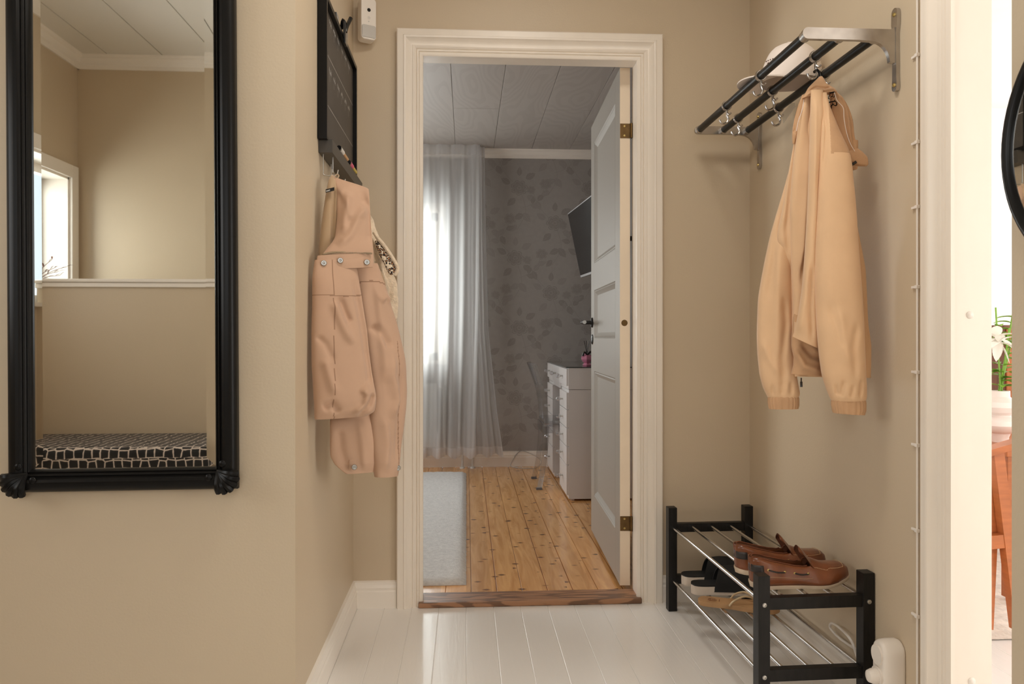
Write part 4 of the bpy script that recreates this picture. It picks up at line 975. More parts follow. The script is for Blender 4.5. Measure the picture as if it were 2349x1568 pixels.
def drape(name, rows, m, parent, folds=(), n=84, nr=100, e=2.4, nz=0.0022, hollow=True, ribs=None, nsc=9.0, cap_top=True, mi=0, region=None, smooth=0):
    """cloth tube; rows: (pyL,pxL,dL, pyR,pxR,dR, thickness), folds: (kind, polyline px, width px, amount m)"""
    cum = [0]
    for i in range(1, len(rows)): cum.append(cum[-1]+max(1, abs((rows[i][0]+rows[i][3])/2-(rows[i-1][0]+rows[i-1][3])/2)))
    fs = [pchip(cum, [r[k] for r in rows]) for k in range(7)]
    rings = []; bm = B(); pxs = []
    for j in range(nr+1):
        s = cum[-1]*j/nr; pyl, pxl, dl, pyr, pxr, dr, th = [f(s) for f in fs]
        Lp, Rp = Pd(pxl, pyl, dl), Pd(pxr, pyr, dr); Cc = (Lp+Rp)/2; U = (Rp-Lp)/2
        V = Vector((U.y, -U.x, 0)); V.normalize()
        if V.y > 0: V = -V
        ring = []
        for i in range(n):
            a = 2*PI*i/n; c, s2 = math.cos(a), math.sin(a)
            cc = math.copysign(abs(c)**(2/e), c); ss = math.copysign(abs(s2)**(2/e), s2)
            p = Cc+U*cc+V*(th/2*ss); disp = 0
            if ribs: p = Cc+(p-Cc)*(1+ribs[1]*math.cos(ribs[0]*a+3*math.sin(a*2)))
            px = pxl+(pxr-pxl)*(cc+1)/2; py = pyl+(pyr-pyl)*(cc+1)/2
            if s2 > 0:
                wgt = min(1, s2*2.2)
                for kd, line, w_, am in folds:
                    dd, sg, tt = pdist(px, py, line); end = min(1, tt*6+0.05)*min(1, (1-tt)*6+0.05) if kd != 'S' else 1
                    if kd in 'gG': disp += am*math.exp(-(dd/w_)**2)*end*wgt
                    else:
                        x = sg*dd; disp += am/(1+math.exp(-max(-30, min(30, x/(w_*0.16)))))*math.exp(-max(0, x)/(w_*1.6))*end*wgt
            disp += nz*(noise.noise(p*nsc)+0.5*noise.noise(p*nsc*2.3))*(1 if s2 > 0 else 0.5)
            p = p+V*disp
            ring.append(p); pxs.append((px, py, s2))
        rings.append(ring)
    if hollow:
        last = rings[-1]; c0 = sum(last, Vector())/n
        hd = min(1.0, abs(rings[0][0].z-last[0].z)*0.4/0.04)
        for (q, dz) in ((0.93, 0.0), (0.88, 0.012*hd), (0.85, 0.04*hd)):
            rings.append([c0+(p-c0)*q+Vector((0, 0, dz)) for p in last])
    loft(bm, rings, cap_top, True)
    for _ in range(smooth): bmesh.ops.smooth_vert(bm, verts=[v for v in bm.verts if len(v.link_edges) == 4], factor=0.5, use_axis_x=True, use_axis_y=True, use_axis_z=True)
    if region:
        bm.faces.ensure_lookup_table()
        for k in range(nr*n):
            px, py, s2 = pxs[k]
            if s2 > -0.2 and region(px, py): bm.faces[k].material_index = 1
    return obj(name, bm, m, parent, ang=70)
def R(py, pxl, dl, pxr, dr, th): return (py, pxl, dl, py, pxr, dr, th)

# ---- tan zip jacket on the hat rack
jk = thing('tan_jacket', 'tan zip jacket hanging by its collar from the hat rack on the right wall', 'jacket', Pd(1880, 860, 1.98))
G = 'g'
body = drape('body', [R(226, 1843, 1.99, 1895, 1.965, 0.02), R(300, 1826, 2.0, 1925, 1.955, 0.045), R(400, 1808, 2.01, 1940, 1.955, 0.05), R(480, 1794, 2.02, 1960, 1.955, 0.05), R(545, 1783, 2.02, 1972, 1.95, 0.05),
               R(585, 1796, 2.02, 1980, 1.95, 0.05), R(620, 1812, 2.02, 1986, 1.95, 0.05), R(740, 1811, 2.03, 1992, 1.945, 0.05), R(800, 1814, 2.03, 1999, 1.94, 0.05), (862, 1815, 2.03, 866, 1998, 1.94, 0.05)],
             tan_m, jk, [('g', [(1830, 300), (1815, 420), (1806, 520), (1812, 590)], 7, -0.010), ('g', [(1820, 330), (1808, 450), (1795, 530)], 8, 0.006),
                         ('s', [(1836, 240), (1838, 420), (1830, 560), (1822, 700), (1818, 780)], 14, 0.012), ('g', [(1990, 560), (1985, 700), (1992, 790)], 5, -0.008), ('g', [(1825, 800), (1850, 830), (1875, 860)], 9, 0.008)])
ls = drape('left_sleeve', [R(400, 1808, 2.04, 1822, 2.03, 0.02), R(440, 1797, 2.045, 1822, 2.03, 0.03), R(500, 1778, 2.05, 1818, 2.035, 0.045), R(560, 1762, 2.05, 1815, 2.03, 0.055), R(640, 1746, 2.05, 1816, 2.03, 0.06), R(700, 1738, 2.05, 1816, 2.03, 0.06),
                R(780, 1736, 2.05, 1819, 2.03, 0.06), R(850, 1741, 2.05, 1826, 2.03, 0.06), R(885, 1749, 2.05, 1832, 2.03, 0.058), R(903, 1757, 2.05, 1835, 2.03, 0.052), R(912, 1762, 2.05, 1832, 2.03, 0.046)],
           tan_m, jk, [('s', [(1782, 520), (1778, 640), (1774, 760), (1776, 850)], 16, 0.012), ('g', [(1800, 470), (1775, 600), (1755, 700)], 9, -0.006), ('g', [(1795, 680), (1800, 740), (1790, 820), (1795, 890)], 7, -0.009),
                       ('g', [(1745, 780), (1765, 830), (1790, 860)], 8, 0.006), ('g', [(1770, 880), (1772, 905)], 4, -0.005), ('g', [(1790, 870), (1792, 905)], 5, -0.006), ('g', [(1812, 875), (1812, 905)], 5, -0.005)])
bm_rows = [R(905, 1763, 2.05, 1831, 2.03, 0.044), R(916, 1761, 2.05, 1833, 2.03, 0.047), R(928, 1762, 2.05, 1833, 2.03, 0.046), R(937, 1764, 2.05, 1831, 2.03, 0.044)]
drape('left_cuff', bm_rows, tan2_m, jk, nr=20, n=160, nz=0.0003, ribs=(26, 0.022))
rs_ = drape('right_sleeve', [R(213, 1887, 1.935, 1897, 1.93, 0.010), R(235, 1886, 1.93, 1901, 1.928, 0.02), R(262, 1884, 1.93, 1911, 1.925, 0.028), R(300, 1881, 1.925, 1926, 1.92, 0.04), R(360, 1879, 1.92, 1950, 1.915, 0.052), R(420, 1876, 1.92, 1957, 1.912, 0.058), R(480, 1873, 1.92, 1963, 1.91, 0.062), R(580, 1870, 1.915, 1970, 1.905, 0.065),
                R(640, 1869, 1.915, 1975, 1.90, 0.066), R(700, 1871, 1.915, 1979, 1.90, 0.068), R(780, 1876, 1.91, 1983, 1.895, 0.068), R(850, 1884, 1.91, 1986, 1.895, 0.068), R(890, 1895, 1.91, 1988, 1.895, 0.064), R(910, 1903, 1.91, 1988, 1.895, 0.058), R(920, 1908, 1.91, 1985, 1.895, 0.05)],
           [tan_m, tan2_m], jk, [('g', [(1888, 230), (1892, 300), (1884, 400)], 4, -0.006), ('g', [(1915, 700), (1925, 780), (1940, 840)], 12, 0.006), ('g', [(1958, 740), (1950, 800), (1955, 870)], 8, -0.006), ('g', [(1895, 690), (1915, 760), (1925, 800)], 8, -0.004),
                       ('g', [(1930, 870), (1922, 908)], 5, -0.006), ('g', [(1950, 880), (1946, 910)], 4, -0.005), ('g', [(1970, 870), (1966, 910)], 4, -0.005), ('g', [(1912, 880), (1916, 905)], 4, -0.005)], e=2.2, nr=230, n=230, smooth=3, region=lambda x, y: x > 1899 and y < 352+4*((x-1925)/25)**2)
drape('right_cuff', [R(912, 1909, 1.91, 1983, 1.895, 0.047), R(924, 1907, 1.91, 1986, 1.895, 0.050), R(938, 1909, 1.91, 1986, 1.895, 0.049), (946, 1911, 1.91, 951, 1983, 1.895, 0.046)], tan2_m, jk, nr=20, n=160, nz=0.0003, ribs=(26, 0.022))
drape('left_front_panel', [R(216, 1850, 1.965, 1862, 2.0, 0.012), R(240, 1844, 1.965, 1863, 2.0, 0.022), R(300, 1834, 1.97, 1864, 2.0, 0.034), R(384, 1822, 1.975, 1863, 2.0, 0.040), R(480, 1816, 1.98, 1862, 2.0, 0.042), R(600, 1818, 1.985, 1860, 2.0, 0.042), R(700, 1822, 1.985, 1858, 1.995, 0.036), (768, 1819, 1.985, 785, 1856, 1.985, 0.028)],
      tan_m, jk, [('g', [(1846, 300), (1838, 400), (1832, 520), (1830, 620)], 8, 0.009), ('g', [(1850, 330), (1845, 450), (1838, 560), (1830, 660)], 5, -0.009)], e=2.1)
drape('front_fold', [R(207, 1860, 1.945, 1888, 1.94, 0.012), R(240, 1859, 1.94, 1890, 1.935, 0.026), R(300, 1858, 1.935, 1887, 1.93, 0.036), R(384, 1855, 1.935, 1880, 1.93, 0.042), R(450, 1853, 1.935, 1877, 1.93, 0.044), R(540, 1848, 1.938, 1876, 1.93, 0.046), R(640, 1841, 1.942, 1876, 1.93, 0.048), R(710, 1832, 1.95, 1878, 1.93, 0.046), R(755, 1823, 1.955, 1878, 1.93, 0.038), (771, 1818, 1.958, 798, 1876, 1.93, 0.030)],
      tan_m, jk, [('g', [(1868, 230), (1866, 330), (1864, 450)], 5, 0.004), ('g', [(1850, 600), (1844, 700), (1836, 765)], 9, 0.006), ('g', [(1862, 600), (1860, 700), (1864, 785)], 6, -0.008)], e=2.0)
drape('lower_lining', [R(700, 1822, 1.99, 1880, 1.975, 0.03), R(790, 1815, 1.99, 1884, 1.975, 0.04), R(825, 1821, 1.985, 1888, 1.975, 0.04), (857, 1815, 1.985, 862, 1884, 1.975, 0.035)], tan2_m, jk, [('g', [(1818, 800), (1840, 840), (1880, 850)], 8, 0.010), ('g', [(1835, 785), (1860, 815), (1885, 822)], 7, -0.010)])
col = drape('collar', [R(176, 1879, 1.965, 1886, 1.965, 0.008), R(184, 1871, 1.965, 1891, 1.962, 0.016), R(193, 1862, 1.965, 1897, 1.958, 0.022), (203, 1853, 1.965, 199, 1907, 1.955, 0.026), (214, 1847, 1.965, 205, 1916, 1.952, 0.028), (226, 1840, 1.965, 211, 1920, 1.95, 0.026)],
            tan2_m, jk, [('g', [(1843, 224), (1858, 216), (1872, 208), (1888, 212), (1900, 209), (1915, 208)], 2.6, 0.006), ('g', [(1850, 214), (1870, 203), (1890, 206), (1905, 203)], 3, -0.005)], nr=40, nz=0.0015, hollow=False)
drape('left_lapel', [R(218, 1840, 1.975, 1850, 1.975, 0.01), R(250, 1828, 1.985, 1842, 1.98, 0.014), R(290, 1819, 1.99, 1834, 1.985, 0.016), R(310, 1817, 1.99, 1829, 1.985, 0.014), R(330, 1819, 1.99, 1823, 1.985, 0.008)], tan2_m, jk, [('g', [(1834, 235), (1825, 270), (1822, 310)], 3, -0.005)], nr=50, n=48, nz=0.001)
drape('right_lapel', [R(207, 1900, 1.965, 1915, 1.96, 0.01), R(225, 1903, 1.965, 1934, 1.955, 0.016), R(250, 1905, 1.965, 1948, 1.955, 0.02), R(280, 1912, 1.965, 1957, 1.955, 0.02), R(310, 1922, 1.965, 1960, 1.955, 0.02), R(340, 1938, 1.96, 1967, 1.955, 0.018), R(358, 1946, 1.96, 1970, 1.955, 0.015)],
      tan2_m, jk, [('g', [(1926, 216), (1938, 238), (1945, 280), (1952, 340)], 3.5, 0.006), ('g', [(1932, 220), (1946, 260), (1952, 300), (1960, 345)], 3, -0.004)], nr=60, n=60, nz=0.001)
drape('collar_tab', [(347, 1944, 1.952, 340, 1968, 1.948, 0.008), (356, 1946, 1.95, 350, 1980, 1.945, 0.010), (366, 1950, 1.95, 362, 1990, 1.944, 0.011), (376, 1958, 1.95, 376, 1992, 1.944, 0.010), (381, 1968, 1.95, 381, 1988, 1.944, 0.006)], tan2_m, jk, nr=30, n=40, nz=0.001, hollow=False)
drape('inner_tab', [(370, 1952, 1.955, 377, 1962, 1.952, 0.006), (382, 1953, 1.955, 383, 1968, 1.95, 0.006), (391, 1955, 1.955, 388, 1966, 1.95, 0.004)], tan2_m, jk, nr=16, n=32, nz=0.0005, hollow=False)
bm = B(); tube(bm, [Pd(1953, 378, 1.945), Pd(1964, 371, 1.943)], 0.0035, 6); obj('snap_strap', bm, glossblack_m, jk)
bm = B(); tube(bm, cr([Pd(x, y, 1.940) for x, y in ((1914, 212), (1920, 230), (1934, 247), (1936, 270), (1941, 300), (1950, 328), (1961, 347))], 6), 0.0009, 6); obj('white_piping', bm, whitecloth_m, jk)
bm = B(); tube(bm, cr([Pd(x, y, 1.966) for x, y in ((1844, 228), (1841, 250), (1832, 275), (1827, 300))], 6), 0.0009, 6); obj('white_piping', bm, whitecloth_m, jk)
# the letters E R printed inside the collar, slanting down along it
bm = B()
LT = [((1904.4, 213.4), (1914.2, 211), 2.4), ((1902.9, 214), (1900.6, 225), 1.2), ((1899.2, 225.2), (1903, 226.4), 1.5), ((1910.3, 213), (1910, 220.6), 1.1), ((1905.8, 222), (1911, 220.6), 1.5), ((1914.8, 212), (1914, 221.3), 1.1), ((1914.2, 221), (1911.4, 223.5), 1.3), ((1903.5, 210.8), (1904.6, 215.2), 1.1),
      ((1901.4, 234.7), (1915.8, 231.6), 2.2), ((1899.8, 231.9), (1901.9, 238.8), 1.1), ((1914.3, 228.3), (1916, 232.5), 1.2), ((1916, 231.7), (1919.3, 235.6), 1.6), ((1919.2, 235.2), (1919.7, 240.8), 2.2), ((1919.9, 240.4), (1916.3, 242.6), 1.9), ((1916.6, 242.6), (1912.3, 240.6), 1.5), ((1912.6, 240.8), (1908.8, 235.2), 1.3), ((1911, 238.6), (1906.6, 243.2), 2.0), ((1906.6, 242.8), (1907.2, 248.6), 1.7)]
for (x0, y0), (x1, y1), w_ in LT:
    d = Vector((x1-x0, y1-y0)); nn = Vector((-d.y, d.x)).normalized()*w_*0.62
    q = [Vector((x0, y0))+nn, Vector((x1, y1))+nn, Vector((x1, y1))-nn, Vector((x0, y0))-nn]
    Fv = [bm.verts.new(Pd(p.x, p.y, 1.940)) for p in q]; Bv = [bm.verts.new(Pd(p.x, p.y, 1.943)) for p in q]
    bm.faces.new(Fv); bm.faces.new(Bv[::-1])
    for i in range(4): bm.faces.new((Fv[i], Bv[i], Bv[(i+1) % 4], Fv[(i+1) % 4]))
obj('printed_lettering', bm, mat('black_print', (0.006, 0.005, 0.005), 0.9, spec=0.1), jk, smooth=False)
bm = B(); a_ = Pd(1838, 866, 1.975); tube(bm, [a_, a_+Vector((0, 0, -0.012))], 0.0018, 6); bx(bm, a_.x-0.003, a_.x+0.003, a_.y-0.001, a_.y+0.001, a_.z-0.024, a_.z-0.010); obj('zip_pull', bm, glossblack_m, jk)
bm = B(); tube(bm, [Pd(1868, 165, 1.985), Pd(1874, 160, 1.99), Pd(1880, 166, 1.985), Pd(1882, 180, 1.98)], 0.004, 8); obj('hanging_loop', bm, glossblack_m, jk)

# ---- rose-beige canvas coat on the left wall
cj = thing('canvas_coat', 'rose beige canvas coat with snap buttons hanging on the left wall hook', 'coat', Pd(800, 1090, 2.05))
drape('rolled_lining', [R(401, 760, 2.10, 765, 2.10, 0.006), R(415, 753, 2.085, 770, 2.09, 0.02), R(440, 748, 2.075, 775, 2.085, 0.032), R(500, 739, 2.065, 778, 2.08, 0.04), R(560, 732, 2.055, 776, 2.08, 0.045), R(620, 728, 2.045, 776, 2.07, 0.045)], lining_m, cj,
      [('g', [(766, 420), (762, 500), (758, 590)], 4, -0.0078)], nr=60, n=60, nz=0.0015)
drape('upper_flap', [(403, 762, 2.095, 410, 772, 2.09, 0.006), (410, 766, 2.09, 434, 846, 2.10, 0.010), (440, 772, 2.075, 462, 848, 2.10, 0.022), (490, 773, 2.06, 500, 850, 2.09, 0.03), (540, 769, 2.045, 542, 853, 2.08, 0.034), (572, 748, 2.02, 572, 856, 2.07, 0.034), (600, 727, 1.99, 598, 857, 2.065, 0.03), (622, 717, 1.98, 614, 856, 2.06, 0.022)],
      pinktan_m, cj, [('s', [(772, 430), (790, 470), (800, 510)], 16, 0.0124), ('g', [(845, 470), (820, 500), (800, 540), (770, 565)], 10, 0.0109), ('g', [(830, 440), (848, 500), (845, 560)], 9, -0.0093), ('g', [(800, 440), (790, 480), (785, 540)], 9, 0.0109)], nz=0.003, e=2.2, nr=150, n=150, smooth=4)
drape('near_sleeve', [R(596, 722, 1.985, 815, 2.05, 0.03), R(640, 717, 1.975, 822, 2.05, 0.045), R(690, 717, 1.972, 830, 2.05, 0.052), R(760, 715, 1.968, 841, 2.05, 0.056), R(820, 715, 1.966, 848, 2.05, 0.06), R(880, 718, 1.968, 856, 2.05, 0.064), R(915, 720, 1.97, 861, 2.05, 0.066), R(940, 721, 1.97, 858, 2.05, 0.06), (962, 722, 1.97, 953, 840, 2.05, 0.045)],
      [pinktan_m, seam_m], cj, [('g', [(755, 690), (765, 720), (780, 755), (800, 790)], 9, 0.0124), ('g', [(770, 680), (785, 720), (795, 740)], 7, -0.0124), ('g', [(805, 640), (825, 740), (838, 830), (846, 900)], 9, -0.0124), ('s', [(815, 890), (828, 905), (822, 925), (795, 945)], 14, 0.0217), ('g', [(850, 900), (838, 925), (810, 955)], 7, -0.0155),
                      ('g', [(735, 820), (745, 860), (760, 905)], 9, 0.0093), ('g', [(735, 935), (755, 925), (770, 945)], 8, -0.0109), ('g', [(722, 770), (740, 790), (757, 830)], 7, -0.0062)], nz=0.003, nr=190, n=150, smooth=2, region=lambda x, y: abs(y-677-1.5*math.sin(x*0.05)) < 1.3 or abs(x-757-(y-600)*0.008) < 1.1)
drape('far_sleeve', [R(604, 800, 2.09, 866, 2.14, 0.03), R(650, 815, 2.09, 879, 2.16, 0.045), R(700, 825, 2.09, 893, 2.17, 0.05), R(760, 835, 2.09, 911, 2.18, 0.055), R(828, 845, 2.09, 925, 2.19, 0.06), R(890, 852, 2.09, 928, 2.19, 0.062), R(960, 851, 2.09, 924, 2.18, 0.06), R(1020, 855, 2.09, 916, 2.17, 0.055), R(1075, 860, 2.09, 911, 2.16, 0.045), (1095, 862, 2.09, 1091, 909, 2.16, 0.036)],
      [pinktan_m, seam_m], cj, [('s', [(842, 640), (850, 720), (858, 800), (862, 880)], 14, 0.0155), ('g', [(842, 745), (860, 765), (880, 800)], 8, -0.0124), ('g', [(880, 800), (878, 860), (892, 915), (880, 960)], 10, 0.0109), ('g', [(905, 850), (900, 950), (895, 1060)], 7, -0.0078), ('g', [(865, 950), (872, 1020), (868, 1080)], 8, 0.0093), ('g', [(850, 690), (870, 680), (885, 690)], 8, 0.0093)], nz=0.003, nr=190, n=150, smooth=2, region=lambda x, y: x > 812 and abs(y-644-0.006*(x-840)**2) < 1.5 or abs(x-896-0.9*(y-760)*0.03) < 1.0 and y > 780)
drape('back_panel', [R(930, 762, 2.08, 862, 2.11, 0.02), R(970, 757, 2.06, 866, 2.11, 0.03), R(1010, 757, 2.055, 868, 2.11, 0.034), R(1040, 757, 2.055, 868, 2.11, 0.03), (1062, 766, 2.055, 1070, 868, 2.11, 0.025), (1088, 795, 2.06, 1081, 866, 2.11, 0.016)], pinktan_m, cj, [('s', [(815, 960), (822, 1020), (828, 1080)], 14, 0.0124), ('g', [(775, 980), (780, 1030), (795, 1080)], 9, -0.0078)], nr=90, n=130, smooth=3, nz=0.003)
def snap(x, y, d, name='snap_button'):
    p = Pd(x, y, d); bm = B()
    q = (Vector((0, 0, EYE))-p); q.z = 0; q.normalize(); rot = Vector((0, -1, 0)).rotation_difference(q).to_matrix().to_4x4()
    lathe(bm, [(0.0001, -0.0030), (0.0016, -0.0028), (0.0022, -0.0014), (0.0044, -0.0024), (0.0066, -0.0020), (0.0075, -0.0004), (0.0075, 0.003)], (0, 0, 0), 22, 'Y')
    for v in bm.verts: v.co = rot @ v.co + p
    obj(name, bm, steel_m, cj)
snap(743, 603, 1.978); snap(781, 597, 2.0); snap(842, 601, 2.038); snap(813, 1071, 2.055); snap(913, 1073, 2.135)
bm = B(); tube(bm, cr([Pd(740, 584, 1.992), Pd(752, 580, 2.0), Pd(775, 578, 2.012), Pd(805, 578, 2.030), Pd(835, 580, 2.044), Pd(854, 581, 2.05)], 6), 0.0022, 6)
for k in range(46):
    t = k/45; x = 742+110*t; p = Pd(x, 584-6*math.sin(min(1, t*2)*PI/2)+3*t, 1.992+0.058*t-0.003); bx(bm, p.x-0.0006, p.x+0.0006, p.y-0.001, p.y+0.001, p.z-0.0022, p.z+0.0022)
obj('zip', bm, mat('dull_brass_zip', (0.36, 0.27, 0.17), 0.45, 0.7), cj)
bm = B(); loft(bm, [[Pd(x, y, d) for x, y, d in ((747+q, 434-q*0.25, 2.048), (747+q, 442-q*0.25, 2.048), (747+q, 442-q*0.25, 2.056), (747+q, 434-q*0.25, 2.056))] for q in (0, 5, 10, 15, 20)]); hl = obj('label_loop', bm, glossblack_m, cj)
bm = B()
for k in range(5): p = Pd(749+k*1.8, 438-k*0.5, 2.0475); bx(bm, p.x-0.0006, p.x+0.0006, p.y, p.y+0.0005, p.z-0.0018, p.z+0.0018)
obj('label_print', bm, chalk_m, hl, smooth=False)
bm = B(); tube(bm, cr([Pd(764, 412, 2.10), Pd(768, 404, 2.13), Pd(774, 400, 2.14), Pd(777, 404, 2.135), Pd(771, 414, 2.10)], 4), 0.002, 6); obj('hanging_loop', bm, lining_m, cj)
# ---- fleece behind
fj = thing('fleece_jacket', 'cream fleece jacket with leopard print trim hanging behind the canvas coat', 'jacket', Pd(880, 760, 2.3))
drape('body', [R(424, 787, 2.262, 793, 2.262, 0.006), R(440, 792, 2.27, 806, 2.27, 0.012), R(465, 812, 2.28, 832, 2.28, 0.018), R(490, 832, 2.30, 845, 2.31, 0.02), R(505, 842, 2.32, 856, 2.33, 0.02), R(530, 842, 2.31, 862, 2.33, 0.03), R(570, 842, 2.30, 880, 2.34, 0.04), R(610, 842, 2.30, 890, 2.35, 0.04), R(640, 842, 2.30, 903, 2.36, 0.045), R(665, 842, 2.30, 909, 2.36, 0.05), R(700, 842, 2.30, 911, 2.36, 0.05), R(760, 842, 2.30, 909, 2.36, 0.045), R(900, 850, 2.30, 905, 2.35, 0.04)], fleece_m, fj, [('g', [(870, 600), (888, 660), (884, 700)], 6, -0.012), ('g', [(880, 560), (902, 640), (906, 720)], 5, 0.005)], nz=0.004, nsc=40)
drape('leopard_trim', [(553, 860, 2.285, 548, 868, 2.287, 0.008), (575, 866, 2.28, 566, 880, 2.285, 0.012), (603, 880, 2.28, 590, 896, 2.285, 0.014), (628, 893, 2.28, 612, 909, 2.285, 0.012), (631, 898, 2.28, 625, 908, 2.285, 0.006)], leopard_m, fj, nr=40, n=48, nz=0.001, hollow=False)
bm = B(); tube(bm, cr([Pd(x, y, 2.28) for x, y in ((858, 532), (866, 545), (880, 562), (896, 585), (910, 609), (911, 622), (905, 631))], 5), 0.006, 8); obj('fleece_edge', bm, fleece_m, fj)
drape('inner_lining', [R(618, 861, 2.285, 872, 2.29, 0.01), R(650, 866, 2.28, 884, 2.29, 0.014), R(690, 872, 2.28, 888, 2.29, 0.012)], lining_m, fj, nr=20, n=32, hollow=False)

# ================================================================ BEDROOM CONTENTS
# rug
bm = B(); nx, ny = 60, 90; X0_, X1_, Y0_, Y1_ = -1.75, 0.0, 3.02, 5.46
def rz(x, y):
    e_ = min(x-X0_, X1_-x, y-Y0_, Y1_-y); return 0.003+0.018*min(1, (max(0, e_)/0.02))**0.5+0.003*noise.noise(Vector((x*28, y*28, 0)))+0.003*noise.noise(Vector((x*7, y*16, 3)))
g = [[bm.verts.new((X0_+(X1_-X0_)*i/nx+(0.004*noise.noise(Vector((i, j*0.9, 2))) if i == nx else 0)+0.025*(j/ny)*0, Y0_+(Y1_-Y0_)*j/ny+(0.005*noise.noise(Vector((i*0.9, j, 5))) if j == 0 else 0), 0)) for j in range(ny+1)] for i in range(nx+1)]
for r_ in g:
    for v in r_: v.co.z = rz(v.co.x, v.co.y)
for i in range(nx):
    for j in range(ny): bm.faces.new((g[i][j], g[i+1][j], g[i+1][j+1], g[i][j+1]))
ed = [g[i][0] for i in range(nx+1)]+[g[nx][j] for j in range(1, ny+1)]+[g[i][ny] for i in range(nx-1, -1, -1)]+[g[0][j] for j in range(ny-1, 0, -1)]
lo_ = [bm.verts.new((v.co.x, v.co.y, 0.0005)) for v in ed]
for i in range(len(ed)): bm.faces.new((ed[i], ed[(i+1) % len(ed)], lo_[(i+1) % len(ed)], lo_[i]))
bm.faces.new(lo_)
rug = tag(obj('rug', bm, rug_m, ang=80), 'light grey wool rug on the pine floor of the bedroom', 'rug')
# curtains
def curtain(lab, edge_l, edge_r, nf, amp, ph, yb):
    t0 = thing('curtain', lab, 'curtain', ((edge_l(0)+edge_r(0))/2, yb, BC), 0, 'sheer curtains in the bedroom')
    def sheet(z0, z1, nz_, off, mat_, name):
        bm = B(); N = 130; rows_ = []
        for j in range(nz_+1):
            z = z0+(z1-z0)*j/nz_; s = (BC-z)/(BC-0.1)
            row = []
            for i in range(N+1):
                u = i/N; x = edge_l(s)+(edge_r(s)-edge_l(s))*u
                a_ = amp*(0.55+0.6*s) if s > 0.04 else amp*0.6
                y = yb+a_*math.sin(2*PI*nf*u+ph+1.3*math.sin(3.1*u+ph)+0.5*s)+0.4*a_*math.sin(2*PI*nf*2.3*u+ph*2)+off+0.006*noise.noise(Vector((u*4, s*3, ph)))
                zz = z+(0.012*math.sin(2*PI*nf*u+ph) if j == nz_ and z1 < 0.12 else 0)
                row.append((x, y, zz))
            rows_.append(row)
        loft(bm, rows_, closed=False); return obj(name, bm, mat_, t0, ang=80)
    sheet(BC-0.075, 0.165, 60, 0, sheer_m, 'voile'); sheet(BC-0.002, BC-0.075, 6, -0.003, hem_m, 'heading_tape'); sheet(0.165, 0.098, 4, 0.0, hem_m, 'hem')
    return t0
def tabf(tab): return lambda s: lerp_tab(tab, s)[0]
curtain('white sheer curtain falling in front of the bedroom window', tabf([(0, -1.2), (1, -1.2)]), tabf([(0, 0.10), (0.5, 0.09), (1, 0.066)]), 11, 0.020, 0.4, 5.60)
curtain('white sheer curtain panel pulled out at the right beside the wallpaper', tabf([(0, 0.02), (1, 0.0)]), tabf([(0, 0.135), (0.3, 0.145), (0.6, 0.165), (0.85, 0.225), (1, 0.275)]), 2.5, 0.018, 2.0, 5.655)
# radiator
rd = thing('radiator', 'white panel radiator under the bedroom window behind the curtain', 'radiator', (-0.65, 5.70, 0.13))
rx1 = Py(1003, 900, 5.68).x
bm = B(); bx(bm, -1.2, rx1, 5.66, 5.72, 0.16, 0.63, 0.008)
for k in range(30): bx(bm, -1.19+k*0.032, -1.175+k*0.032, 5.656, 5.662, 0.19, 0.60)
obj('panel', bm, rad_m, rd)
bm = B(); vy = 5.69; zr = 0.54
tube(bm, cr([(rx1-0.005, vy, 0.60), (rx1+0.025, vy, 0.605), (rx1+0.045, vy, 0.58), (rx1+0.048, vy, 0.53), (rx1+0.05, vy, 0.20), (rx1+0.09, vy, 0.155), (rx1+0.25, vy, 0.15), (rx1+0.262, vy, 0.12), (rx1+0.262, vy, 0.0)], 5), 0.009, 10)
tube(bm, cr([(rx1-0.02, vy, 0.155), (rx1+0.15, vy, 0.15), (rx1+0.185, vy, 0.12), (rx1+0.185, vy, 0.0)], 5), 0.009, 10); obj('pipe', bm, rad_m, rd)
for (x) in (rx1+0.262, rx1+0.185):
    bm = B(); lathe(bm, [(0.020, 0.0), (0.018, 0.010), (0.010, 0.014)], (x, vy, 0.0), 18); obj('pipe_collar', bm, rad_m, rd)
bm = B(); cyl(bm, (rx1+0.045, vy, 0.545), (rx1+0.085, vy, 0.545), 0.015); lathe(bm, [(0.018, 0.0), (0.021, 0.01), (0.021, 0.045), (0.016, 0.05)], (rx1+0.085, vy, 0.545), 20, 'X'); obj('valve', bm, mat('grey_valve', (0.35, 0.35, 0.34), 0.5), rd)
fpipe('power_cable', [(0.40, 5.735, 0.115), (0.37, 5.70, 0.09), (0.33, 5.69, 0.02), (0.38, 5.66, 0.005), (0.46, 5.64, 0.004), (0.52, 5.66, 0.004), (0.56, 5.69, 0.05), (0.48, 5.73, 0.10), (0.41, 5.73, 0.118), (0.36, 5.72, 0.08)], 0.003, mat('pale_cable', (0.45, 0.42, 0.38), 0.5), 'pale cable looped against the baseboard beside the vanity desk', 'cable', 8)
